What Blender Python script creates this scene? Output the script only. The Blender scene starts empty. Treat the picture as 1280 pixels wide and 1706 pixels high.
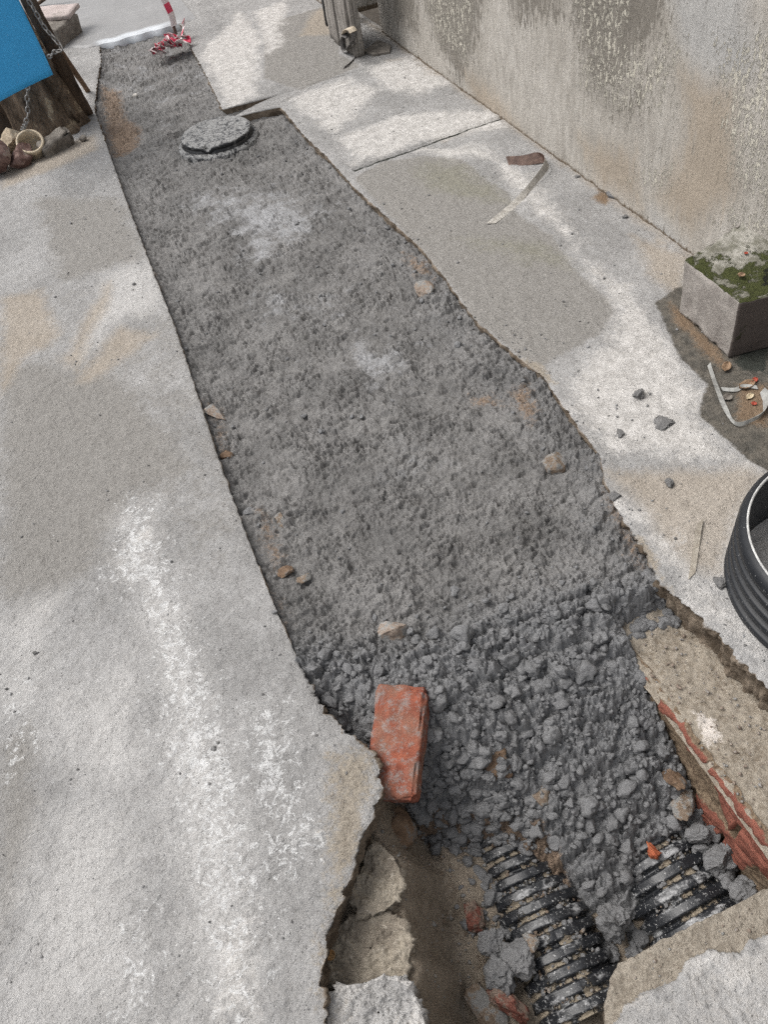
import bpy, bmesh, math, random
import numpy as np
from mathutils import Vector, Matrix, Euler

random.seed(7)
RNG = np.random.default_rng(7)
scene = bpy.context.scene
COL = scene.collection

# ------------------------------------------------------------------ camera
# world: X to the right across the trench, Y along the trench, Z up; eye 1.5 m above the paving
FPX, CX, CY, EYE = 1285.0, 640.0, 853.0, 1.5
_d = np.array([-80 - CX, -460 - CY, FPX]); _Y = _d / np.linalg.norm(_d)
_r = math.radians(12.0); _h = np.array([math.cos(_r), -math.sin(_r), 0.0])
_U = np.cross(_Y, _h); _U /= np.linalg.norm(_U)
if _U[1] > 0: _U = -_U
_X = np.cross(_Y, _U); _X /= np.linalg.norm(_X)
ROT = np.array([_X, _Y, _U])
cam = bpy.data.objects.new('camera', bpy.data.cameras.new('camera')); COL.objects.link(cam)
r_, d_, f_ = ROT[:, 0], ROT[:, 1], ROT[:, 2]
cam.matrix_world = Matrix(((r_[0], -d_[0], -f_[0], 0), (r_[1], -d_[1], -f_[1], 0), (r_[2], -d_[2], -f_[2], EYE), (0, 0, 0, 1)))
cam.data.sensor_fit = 'VERTICAL'; cam.data.sensor_height = 24.0
cam.data.lens = 24.0 * FPX / 1706.0
cam.data.clip_start = 0.02; cam.data.clip_end = 500
scene.camera = cam

# ------------------------------------------------------------------ sky and sun (bright overcast)
SUN_EL, SUN_AZ = 58.0, -58.0                       # azimuth from +Y towards +X
w = bpy.data.worlds.new('World'); scene.world = w; w.use_nodes = True
nt = w.node_tree; bg = nt.nodes['Background']
sky = nt.nodes.new('ShaderNodeTexSky'); sky.sky_type = 'NISHITA'; sky.sun_disc = False
sky.sun_elevation = math.radians(SUN_EL); sky.sun_rotation = math.radians(SUN_AZ)
sky.air_density = 1.0; sky.dust_density = 5.0; sky.ozone_density = 1.0
hs = nt.nodes.new('ShaderNodeHueSaturation'); hs.inputs['Saturation'].default_value = 0.22
nt.links.new(sky.outputs[0], hs.inputs['Color']); nt.links.new(hs.outputs[0], bg.inputs['Color'])
bg.inputs['Strength'].default_value = 0.15
sd = bpy.data.lights.new('sun', 'SUN'); sd.energy = 1.25; sd.angle = math.radians(38); sd.color = (1.0, 0.965, 0.92)
so = bpy.data.objects.new('sun', sd); COL.objects.link(so); so.location = (-3, 2, 6)
a, e = math.radians(SUN_AZ), math.radians(SUN_EL)
so.rotation_euler = Vector((math.sin(a) * math.cos(e), math.cos(a) * math.cos(e), math.sin(e))).to_track_quat('Z', 'Y').to_euler()
scene.view_settings.view_transform = 'Standard'; scene.view_settings.look = 'None'
scene.cycles.use_denoising = False; scene.cycles.filter_width = 1.45; scene.cycles.sample_clamp_indirect = 2.0; scene.cycles.max_bounces = 5; scene.cycles.diffuse_bounces = 3
scene.view_settings.gamma = 1.0; scene.view_settings.exposure = 0.38

# ------------------------------------------------------------------ numeric helpers
def P(px, py, z=0.0):                              # a photo point on the level z, as a world point
    v = ROT @ np.array([px - CX, py - CY, FPX]); return np.array([0, 0, EYE]) + v * ((z - EYE) / v[2])
def Py(px, py, y):                                 # a photo point on the upright plane Y = y
    v = ROT @ np.array([px - CX, py - CY, FPX]); return np.array([0, 0, EYE]) + v * (y / v[1])
def Px(px, py, x):
    v = ROT @ np.array([px - CX, py - CY, FPX]); return np.array([0, 0, EYE]) + v * (x / v[0])
def _hash(i, j, k, s):
    h = (i * 374761393 + j * 668265263 + k * 2147483629 + s * 1442695041) & 0xffffffff
    h = ((h ^ (h >> 13)) * 1274126177) & 0xffffffff
    h = ((h ^ (h >> 16)) * 2246822519) & 0xffffffff
    return h ^ (h >> 15)
def perlin(x, y, s=0):
    xi = np.floor(x).astype(np.int64); yi = np.floor(y).astype(np.int64); fx = x - xi; fy = y - yi
    def gr(a, b):
        t = _hash(xi + a, yi + b, 0, s) * (2 * math.pi / 4294967296.0)
        return np.cos(t) * (fx - a) + np.sin(t) * (fy - b)
    u = fx * fx * fx * (fx * (fx * 6 - 15) + 10); v = fy * fy * fy * (fy * (fy * 6 - 15) + 10)
    return 1.4 * ((gr(0, 0) * (1 - u) + gr(1, 0) * u) * (1 - v) + (gr(0, 1) * (1 - u) + gr(1, 1) * u) * v)
def fbm(x, y, o=4, s=0, g=0.5):
    r = 0; a = 1.0; f = 1.0
    for i in range(o):
        r = r + a * perlin(x * f + i * 17.3, y * f - i * 9.1, s + i); a *= g; f *= 2.03
    return r
def perlin3(p, s=0):
    x, y, z = p[:, 0], p[:, 1], p[:, 2]
    xi, yi, zi = [np.floor(q).astype(np.int64) for q in (x, y, z)]
    fx, fy, fz = x - xi, y - yi, z - zi
    u, v, w_ = [q * q * (3 - 2 * q) for q in (fx, fy, fz)]
    r = 0
    for a in (0, 1):
        for b in (0, 1):
            for c in (0, 1):
                h = _hash(xi + a, yi + b, zi + c, s) / 2147483648.0 - 1
                r = r + h * (u if a else 1 - u) * (v if b else 1 - v) * (w_ if c else 1 - w_)
    return r
def fbm3(p, o=3, s=0):
    return sum(perlin3(p * 2.03 ** i + 5.7 * i, s + i) * 0.5 ** i for i in range(o))
def worley(x, y, s=0):                             # nearest, second nearest, the cell's random number
    xi = np.floor(x).astype(np.int64); yi = np.floor(y).astype(np.int64)
    f1 = np.full(x.shape, 9.0); f2 = f1.copy(); rid = np.zeros(x.shape)
    for a in (-1, 0, 1):
        for b in (-1, 0, 1):
            h = _hash(xi + a, yi + b, 1, s)
            cx = xi + a + (h & 1023) / 1023.0; cy = yi + b + ((h >> 10) & 1023) / 1023.0
            d = np.hypot(x - cx, y - cy); m = d < f1
            f2 = np.where(m, f1, np.minimum(f2, d)); rid = np.where(m, ((h >> 20) & 1023) / 1023.0, rid); f1 = np.where(m, d, f1)
    return f1, f2, rid
def sstep(a, b, x):
    t = np.clip((x - a) / (b - a), 0, 1); return t * t * (3 - 2 * t)
def polysd(poly, x, y):                            # signed distance, negative inside
    d = np.full(x.shape, 1e9); ins = np.zeros(x.shape, bool); n = len(poly)
    for i in range(n):
        ax, ay = poly[i]; bx, by = poly[(i + 1) % n]; ex, ey = bx - ax, by - ay
        t = np.clip(((x - ax) * ex + (y - ay) * ey) / (ex * ex + ey * ey + 1e-12), 0, 1)
        d = np.minimum(d, np.hypot(x - ax - t * ex, y - ay - t * ey))
        c = ((ay > y) != (by > y)); ins ^= c & (x < ex * (y - ay) / (ey if abs(ey) > 1e-12 else 1e-12) + ax)
    return np.where(ins, -d, d)
def stain(polys, x, y, soft, z=0.0, on=None):      # 0..1, 0.5 on the outline
    r = np.zeros(x.shape)
    for pl in polys:
        q = [(on(*p) if on else tuple(P(*p, z)[:2])) for p in pl]
        r = np.maximum(r, np.clip(0.5 - polysd(q, x, y) / soft, 0, 1))
    return r

# ------------------------------------------------------------------ mesh helpers
def raw(name, V, F, mat, parent=None, attrs=None, smooth=True, mats=None, fm=None):
    V = np.asarray(V, np.float32); F = np.asarray(F, np.int32); k = F.shape[1]
    me = bpy.data.meshes.new(name)
    me.vertices.add(len(V)); me.vertices.foreach_set('co', V.ravel())
    me.loops.add(F.size); me.loops.foreach_set('vertex_index', F.ravel())
    me.polygons.add(len(F)); me.polygons.foreach_set('loop_start', np.arange(0, F.size, k, dtype=np.int32))
    me.polygons.foreach_set('use_smooth', np.full(len(F), smooth))
    if mats:
        for m in mats: me.materials.append(m)
        me.polygons.foreach_set('material_index', np.asarray(fm, np.int32))
    else: me.materials.append(mat)
    for n, v in (attrs or {}).items():
        a = me.attributes.new(n, 'FLOAT', 'POINT'); a.data.foreach_set('value', np.asarray(v, np.float32).ravel())
    me.update(calc_edges=True); me.validate()
    o = bpy.data.objects.new(name, me); COL.objects.link(o)
    if parent: o.parent = parent
    return o
def quads(r, c, flip=False):
    i = np.arange(r * c).reshape(r, c)
    f = np.stack([i[:-1, :-1], i[:-1, 1:], i[1:, 1:], i[1:, :-1]], -1).reshape(-1, 4)
    return f[:, ::-1] if flip else f
def grid(name, X, Y, Z, mat, parent=None, attrs=None, flip=False):
    return raw(name, np.stack([X, Y, Z], -1).reshape(-1, 3), quads(*X.shape, flip), mat, parent, attrs)
def tag(o, label, cat, group=None):
    o['label'] = label; o['category'] = cat
    if group: o['group'] = group
    return o
def kind(o, k): o['kind'] = k; return o
def empty(name, loc=(0, 0, 0)):
    o = bpy.data.objects.new(name, None); COL.objects.link(o); o.location = loc; o.empty_display_size = 0.05; return o
def place(o, loc, rot=(0, 0, 0)):
    o.location = tuple(float(q) for q in loc); o.rotation_euler = rot; return o
_ICO = {}
def ico(n):
    if n not in _ICO:
        b = bmesh.new(); bmesh.ops.create_icosphere(b, subdivisions=n, radius=1.0)
        b.verts.index_update()
        _ICO[n] = (np.array([v.co[:] for v in b.verts]), np.array([[v.index for v in f.verts] for f in b.faces])); b.free()
    return _ICO[n]
def rock_shape(n, dims, seed, cuts=9, rough=0.1, freq=2.0, keep=0.72):
    V, F = ico(n); V = V.copy(); rg = np.random.default_rng(seed)
    for i in range(cuts):
        q = rg.normal(size=3); q /= np.linalg.norm(q); d = rg.uniform(keep - 0.18, keep + 0.12)
        V -= np.maximum(0, V @ q - d)[:, None] * q
    V *= (1 + rough * 0.45 * fbm3(V * freq + seed, 3, seed) + rough * 0.55 * fbm3(V * freq * 3.0 + seed, 4, seed + 1))[:, None]
    return V * np.asarray(dims) / 2 / 0.82, F
def clod_shape(n, seed, lump=0.22):
    V, F = ico(n); L = V * 1.6 + seed * 3.1
    rg = np.random.default_rng(seed + 500); V = V.copy()
    for i in range(9):
        q = rg.normal(size=3); q /= np.linalg.norm(q); V -= np.maximum(0, V @ q - rg.uniform(0.5, 0.8))[:, None] * q
    d = 1.08 + lump * (1 - 2 * np.abs(perlin3(L, seed))) + 0.15 * (1 - 2.4 * np.abs(perlin3(L * 2.1, seed + 1))) + 0.085 * (1 - 2.4 * np.abs(perlin3(L * 4.6, seed + 2))) + 0.05 * perlin3(L * 9, seed + 4)
    rg = np.random.default_rng(seed); return V * d[:, None] * rg.uniform(0.65, 1.25, 3), F
def rock(name, loc, dims, rot, mat, seed, cuts=9, rough=0.1, n=4, parent=None, keep=0.72):
    V, F = rock_shape(n, dims, seed, cuts, rough, 2.0, keep)
    return place(raw(name, V, F, mat, parent), loc, rot)
def block(name, C, mat, cuts=(8, 8, 8), rad=0.006, rough=0.002, freq=20.0, seed=0, parent=None, attrs=None, chips=0.0):
    # box with 8 free corners C[ix][iy][iz], rounded edges, uneven faces
    C = np.asarray(C, float).reshape(2, 2, 2, 3)
    size = np.array([np.linalg.norm(C[1].mean((0, 1)) - C[0].mean((0, 1))), np.linalg.norm(C[:, 1].mean((0, 1)) - C[:, 0].mean((0, 1))),
                     np.linalg.norm(C[:, :, 1].mean((0, 1)) - C[:, :, 0].mean((0, 1)))])
    b = bmesh.new(); hf = size / 2
    for ax in range(3):
        u, v = [k for k in range(3) if k != ax]
        for s in (-1, 1):
            gu = np.linspace(-1, 1, cuts[u] + 1); gv = np.linspace(-1, 1, cuts[v] + 1)
            vs = {}
            for i, a_ in enumerate(gu):
                for j, b_ in enumerate(gv):
                    q = [0, 0, 0]; q[ax] = s; q[u] = a_; q[v] = b_; vs[i, j] = b.verts.new(q)
            for i in range(cuts[u]):
                for j in range(cuts[v]):
                    f = [vs[i, j], vs[i + 1, j], vs[i + 1, j + 1], vs[i, j + 1]]
                    if (s > 0) != (ax != 1): f.reverse()
                    b.faces.new(f)
    bmesh.ops.remove_doubles(b, verts=b.verts, dist=1e-5); b.verts.index_update()
    V = np.array([v.co[:] for v in b.verts]); F = np.array([[v.index for v in f.verts] for f in b.faces]); b.free()
    m = V * hf; inner = np.clip(m, -(hf - rad), hf - rad); d = m - inner; L = np.linalg.norm(d, axis=1, keepdims=True)
    m = inner + np.where(L > 1e-9, d / np.maximum(L, 1e-9), 0) * rad
    nrm = np.where(L > 1e-9, d / np.maximum(L, 1e-9), 0)
    m = m + nrm * (rough * fbm3(m * freq + seed, 4, seed))[:, None]
    if chips:
        edge = (np.abs(np.abs(V) - 1) < 0.12).sum(1) >= 2
        m = m - nrm * (edge * chips * np.maximum(0, fbm3(m * freq * 0.8 + 9 + seed, 3, seed + 5)))[:, None]
    t = (m / hf + 1) / 2; x, y, z = t[:, :1], t[:, 1:2], t[:, 2:]
    W = 0
    for i in (0, 1):
        for j in (0, 1):
            for k in (0, 1): W = W + C[i, j, k] * (x if i else 1 - x) * (y if j else 1 - y) * (z if k else 1 - z)
    org = C.reshape(-1, 3).mean(0); org[2] = C[..., 2].min()
    at = attrs(W, V) if attrs else None
    o = raw(name, W - org, F, mat, parent, at); o.location = org; return o
def boxc(c, s, rot=(0, 0, 0)):
    M = np.array(Euler(rot).to_matrix()); r = []
    for i in (-.5, .5):
        for j in (-.5, .5):
            for k in (-.5, .5): r.append(M @ (np.array([i, j, k]) * s) + c)
    return np.array(r)
def tube_vf(pts, rad, n=10):
    pts = np.asarray(pts, float); R_ = []; ref = np.array([0.3, 0.2, 1.0])
    rad = np.broadcast_to(rad, (len(pts),))
    for i, p in enumerate(pts):
        t = pts[min(i + 1, len(pts) - 1)] - pts[max(i - 1, 0)]; t = t / np.linalg.norm(t)
        a_ = np.cross(ref, t); a_ /= np.linalg.norm(a_); b_ = np.cross(t, a_)
        th = np.linspace(0, 2 * math.pi, n, endpoint=False)
        R_.append(p + rad[i] * (np.cos(th)[:, None] * a_ + np.sin(th)[:, None] * b_))
    V = np.array(R_).reshape(-1, 3); i = np.arange(len(pts) * n).reshape(len(pts), n); j = np.roll(i, -1, 1)
    F = np.stack([i[:-1], j[:-1], j[1:], i[1:]], -1).reshape(-1, 4); return V, F
def ribbon_vf(pts, sides, thick=0.0008):           # pts: centre line, sides: half-width vectors
    pts = np.asarray(pts, float); sides = np.asarray(sides, float); T = np.gradient(pts, axis=0)
    N = np.cross(T, sides); N /= np.linalg.norm(N, axis=1, keepdims=True) + 1e-12; N *= thick / 2
    V = np.stack([pts - sides + N, pts + sides + N, pts + sides - N, pts - sides - N], 1).reshape(-1, 3)
    i = np.arange(len(pts) * 4).reshape(-1, 4); j = np.roll(i, -1, 1)
    F = np.stack([i[:-1], j[:-1], j[1:], i[1:]], -1).reshape(-1, 4)
    F = np.vstack([F, [i[0], i[-1][::-1]]]); return V, F
def smooth_path(pts, n):
    pts = np.asarray(pts, float); k = len(pts); t = np.linspace(0, k - 1, n); out = []
    for q in t:
        i = min(int(q), k - 2); f = q - i; p0, p1, p2, p3 = pts[max(i - 1, 0)], pts[i], pts[i + 1], pts[min(i + 2, k - 1)]
        out.append(0.5 * (2 * p1 + (p2 - p0) * f + (2 * p0 - 5 * p1 + 4 * p2 - p3) * f * f + (3 * p1 - p0 - 3 * p2 + p3) * f ** 3))
    return np.array(out)
class Bag:                                         # gathers pieces of ONE thing into one mesh
    def __init__(s): s.V = []; s.F = []; s.n = 0; s.a = []
    def add(s, V, F, a=None):
        s.V.append(V); s.F.append(np.asarray(F) + s.n); s.n += len(V)
        if a is not None: s.a.append(np.broadcast_to(a, (len(V),)))
    def build(s, name, mat, parent=None, attr=None, smooth=True):
        return raw(name, np.vstack(s.V), np.vstack(s.F), mat, parent, {attr: np.concatenate(s.a)} if attr else None, smooth)

# ------------------------------------------------------------------ material helpers
class M:
    def __init__(s, name):
        s.m = bpy.data.materials.new(name); s.m.use_nodes = True; s.t = s.m.node_tree; s.b = s.t.nodes['Principled BSDF']
        s.c = s.t.nodes.new('ShaderNodeTexCoord').outputs['Object']
    def put(s, sock, v):
        if isinstance(v, bpy.types.NodeSocket): s.t.links.new(v, sock)
        elif isinstance(v, (tuple, list)) and len(v) == 3 and sock.type == 'RGBA': sock.default_value = (*v, 1)
        else: sock.default_value = v
    def attr(s, n):
        q = s.t.nodes.new('ShaderNodeAttribute'); q.attribute_name = n; return q.outputs['Fac']
    def math(s, op, a, b=0.0, clamp=False):
        q = s.t.nodes.new('ShaderNodeMath'); q.operation = op; q.use_clamp = clamp; s.put(q.inputs[0], a); s.put(q.inputs[1], b); return q.outputs[0]
    def add(s, a, b): return s.math('ADD', a, b)
    def mul(s, a, b): return s.math('MULTIPLY', a, b)
    def vec(s, scale):
        q = s.t.nodes.new('ShaderNodeMapping'); q.inputs['Scale'].default_value = scale; s.t.links.new(s.c, q.inputs[0]); return q.outputs[0]
    def noise(s, sc, det=4.0, rough=0.55, v=None, dist=0.0):
        q = s.t.nodes.new('ShaderNodeTexNoise'); s.t.links.new(v or s.c, q.inputs['Vector'])
        q.inputs['Scale'].default_value = sc; q.inputs['Detail'].default_value = det; q.inputs['Roughness'].default_value = rough
        q.inputs['Distortion'].default_value = dist; return q.outputs['Fac']
    def voro(s, sc, feat='F1', v=None):
        q = s.t.nodes.new('ShaderNodeTexVoronoi'); q.feature = feat; s.t.links.new(v or s.c, q.inputs['Vector']); q.inputs['Scale'].default_value = sc
        return q.outputs['Distance']
    def step(s, x, lo, hi, a=0.0, b=1.0):
        q = s.t.nodes.new('ShaderNodeMapRange'); q.interpolation_type = 'SMOOTHSTEP'; s.put(q.inputs['Value'], x)
        q.inputs['From Min'].default_value = lo; q.inputs['From Max'].default_value = hi; q.inputs['To Min'].default_value = a; q.inputs['To Max'].default_value = b
        return q.outputs['Result']
    def mix(s, f, a, b, mode='MIX'):
        q = s.t.nodes.new('ShaderNodeMix'); q.data_type = 'RGBA'; q.blend_type = mode; s.put(q.inputs[0], f); s.put(q.inputs[6], a); s.put(q.inputs[7], b); return q.outputs[2]
    def mask(s, attr, n, amp, lo=0.4, hi=0.6): return s.step(s.add(attr, s.mul(s.add(n, -0.5), amp)), lo, hi)
    def done(s, col, rough=0.85, bumps=(), spec=0.3, metal=0.0):
        s.put(s.b.inputs['Base Color'], col); s.put(s.b.inputs['Roughness'], rough); s.b.inputs['Specular IOR Level'].default_value = spec
        s.b.inputs['Metallic'].default_value = metal; prev = None
        for h, dist in bumps:
            q = s.t.nodes.new('ShaderNodeBump'); q.inputs['Strength'].default_value = 1.0; q.inputs['Distance'].default_value = dist
            s.put(q.inputs['Height'], h)
            if prev: s.t.links.new(prev, q.inputs['Normal'])
            prev = q.outputs[0]
        if prev: s.t.links.new(prev, s.b.inputs['Normal'])
        return s.m
def plain(name, c1, c2, sc=30.0, rough=0.85, bump=0.004, bsc=130.0, c3=None, sc3=12.0, lo=0.55, hi=0.65, spec=0.3):
    m = M(name); col = m.mix(m.step(m.noise(sc, 6, 0.65), 0.35, 0.65), c1, c2)
    if c3: col = m.mix(m.step(m.noise(sc3, 6, 0.7), lo, hi), col, c3)
    return m.done(col, rough, [(m.noise(bsc, 6, 0.7), bump)], spec)

def paving_material():
    m = M('old_concrete')
    n1 = m.noise(3.0, 5, 0.6); n2 = m.noise(22, 6, 0.7); n3 = m.noise(95, 5, 0.75); n4 = m.noise(420, 3, 0.7)
    col = m.mix(m.step(n1, 0.3, 0.7), (0.285, 0.281, 0.275), (0.395, 0.390, 0.383))
    col = m.mix(m.step(n2, 0.35, 0.7), m.mix(1.0, col, (0.84, 0.835, 0.83), 'MULTIPLY'), col)
    big = m.noise(9, 7, 0.72, dist=0.4)
    nb = m.add(m.mul(big, 0.55), m.mul(n3, 0.45))
    col = m.mix(m.mul(m.mask(m.attr('damp'), nb, 1.7, 0.3, 0.72), 0.95), col, m.mix(n2, (0.20, 0.19, 0.175), (0.295, 0.283, 0.265)))
    col = m.mix(m.mul(m.mask(m.attr('pale'), nb, 2.2, 0.2, 0.95), 0.8), col, m.mix(n2, (0.42, 0.41, 0.395), (0.57, 0.56, 0.545)))
    col = m.mix(m.mul(m.mask(m.attr('tan'), nb, 1.2, 0.3, 0.8), 0.65), col, (0.36, 0.305, 0.24))
    col = m.mix(m.mask(m.attr('white'), nb, 2.8, 0.35, 0.85), col, m.mix(m.step(n2, 0.3, 0.7), (0.41, 0.396, 0.376), (0.585, 0.568, 0.545)))
    sp = m.add(m.mul(m.noise(38, 8, 0.78, dist=1.2), 0.75), m.mul(n3, 0.25))
    col = m.mix(m.mul(m.mask(m.mul(m.attr('splash'), 0.62), sp, 4.4, 0.5, 0.70), 0.72), col, (0.66, 0.665, 0.66))
    col = m.mix(m.mul(m.mask(m.attr('moss'), nb, 2.2, 0.3, 0.9), 0.36), col, (0.20, 0.195, 0.12))
    wet = m.mask(m.attr('wet'), nb, 0.9, 0.42, 0.6)
    col = m.mix(wet, col, m.mix(m.step(n2, 0.35, 0.65), (0.075, 0.07, 0.06), (0.145, 0.13, 0.108)))
    col = m.mix(m.mask(m.attr('rust'), nb, 1.5, 0.35, 0.75), col, m.mix(n3, (0.13, 0.095, 0.065), (0.26, 0.18, 0.115)))
    col = m.mix(m.mask(m.attr('soil'), nb, 2.4, 0.36, 0.78), col, m.mix(m.step(n3, 0.35, 0.65), (0.215, 0.185, 0.148), (0.35, 0.312, 0.258)))
    col = m.mix(m.mask(m.attr('black'), nb, 1.0, 0.4, 0.6), col, m.mix(n3, (0.018, 0.02, 0.018), (0.05, 0.055, 0.045)))
    col = m.mix(m.mul(m.step(n4, 0.53, 0.66), 0.25), col, m.mix(1.0, col, (0.60, 0.59, 0.58), 'MULTIPLY'))
    col = m.mix(m.mul(m.step(n3, 0.53, 0.66), 0.5), col, m.mix(1.0, col, (0.66, 0.65, 0.64), 'MULTIPLY')); col = m.mix(m.mul(m.step(m.noise(52, 7, 0.8, dist=0.6), 0.52, 0.62), 0.4), col, m.mix(1.0, col, (0.72, 0.71, 0.70), 'MULTIPLY'))
    # the broken side of the slab
    side = m.attr('side')
    col = m.mix(side, col, m.mix(m.step(n2, 0.35, 0.65), (0.10, 0.075, 0.052), (0.24, 0.195, 0.15)))
    pit = m.step(m.voro(120), 0.0, 0.35)
    return m.done(col, m.mix(wet, (0.86, 0.86, 0.86), (0.6, 0.6, 0.6)), [(n2, 0.012), (n3, 0.0042), (pit, 0.0015), (n4, 0.0010)], 0.3)
PAVING = paving_material()

def fresh_material():
    m = M('fresh_concrete')
    n1 = m.noise(5, 5, 0.6); n2 = m.noise(40, 6, 0.7); n3 = m.noise(170, 5, 0.75); n4 = m.noise(600, 3, 0.7)
    col = m.mix(m.step(n1, 0.35, 0.65), (0.145, 0.141, 0.136), (0.208, 0.202, 0.195))
    col = m.mix(m.step(n2, 0.35, 0.65), m.mix(1.0, col, (0.78, 0.78, 0.785), 'MULTIPLY'), col)
    nb = m.add(m.mul(n2, 0.6), m.mul(n3, 0.4))
    col = m.mix(m.attr('wet'), col, m.mix(n2, (0.145, 0.146, 0.149), (0.215, 0.216, 0.219)))
    pale = m.mask(m.attr('pale'), m.noise(14, 6, 0.7), 1.6, 0.35, 0.75)
    col = m.mix(pale, col, m.mix(n3, (0.235, 0.236, 0.24), (0.325, 0.327, 0.333)))
    col = m.mix(m.mask(m.attr('soil'), nb, 1.5, 0.42, 0.7), col, m.mix(m.step(n3, 0.4, 0.6), (0.125, 0.09, 0.066), (0.25, 0.185, 0.135)))
    n5 = m.noise(270, 4, 0.8)
    col = m.mix(m.mul(m.step(n5, 0.53, 0.66), 0.4), col, m.mix(1.0, col, (0.55, 0.54, 0.53), 'MULTIPLY'))
    col = m.mix(m.mul(m.step(m.noise(11, 6, 0.7), 0.48, 0.66), 0.5), col, m.mix(1.0, col, (0.74, 0.73, 0.72), 'MULTIPLY'))
    return m.done(col, m.mix(pale, (0.72, 0.72, 0.72), (0.42, 0.42, 0.42)), [(n2, 0.004), (n3, 0.0026), (n5, 0.0010)], 0.3)
FRESH = fresh_material()

def soil_material():
    m = M('dug_soil'); n2 = m.noise(14, 6, 0.7); n3 = m.noise(90, 6, 0.75); n4 = m.noise(330, 3, 0.7)
    col = m.mix(m.step(n2, 0.35, 0.65), (0.23, 0.185, 0.14), (0.38, 0.32, 0.255))
    col = m.mix(m.step(n3, 0.4, 0.65), col, m.mix(n4, (0.27, 0.225, 0.175), (0.44, 0.385, 0.31)))
    return m.done(col, 0.92, [(n3, 0.008), (n4, 0.003)], 0.2)
SOIL = soil_material()

# ------------------------------------------------------------------ the outlines of the cut, as read off the paving
LE = np.array([P(*p)[:2] for p in [(165, 75), (168, 100), (160, 150), (158, 185), (165, 205), (205, 320), (250, 440), (290, 540), (330, 660), (370, 780),
      (420, 915), (462, 1020), (500, 1105), (520, 1140), (545, 1185), (575, 1212), (608, 1240), (632, 1272), (640, 1310), (628, 1345), (605, 1400),
      (590, 1450), (565, 1510), (545, 1570), (538, 1630)]])
RE = np.array([P(*p)[:2] for p in [(300, 40), (310, 65), (345, 130), (370, 183), (382, 197), (430, 172), (456, 160), (467, 178), (505, 225), (545, 262), (590, 312),
      (640, 357), (700, 412), (740, 462), (790, 532), (860, 592), (905, 627), (935, 672), (1000, 760), (1005, 790), (1022, 838), (1045, 880), (1075, 925),
      (1093, 968), (1130, 1000), (1180, 1045), (1215, 1085), (1250, 1120), (1280, 1150)]])
def edge_fn(E, lo, hi):
    o = np.argsort(E[:, 1]); yy, xx = E[o, 1], E[o, 0]
    return lambda y: np.interp(y, np.r_[lo[1], yy, hi[1]], np.r_[lo[0], xx, hi[0]])
left_edge = edge_fn(LE, (-0.26, 0.05), (0.125, 9.0))
right_edge = edge_fn(RE, (0.83, 0.0), (0.70, 9.0))
def rows(y0, y1, base):
    r = [y0]
    while r[-1] < y1: r.append(r[-1] + (base * max(1.0, (r[-1] + 0.6) / 1.5) if r[-1] > 0.12 else 0.03))
    return np.array(r)

# ------------------------------------------------------------------ ground under everything
kind(grid('ground', *[q for q in np.meshgrid(np.linspace(-60, 60, 7), np.linspace(-60, 60, 7))], np.full((7, 7), -0.75), SOIL), 'structure')

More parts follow.
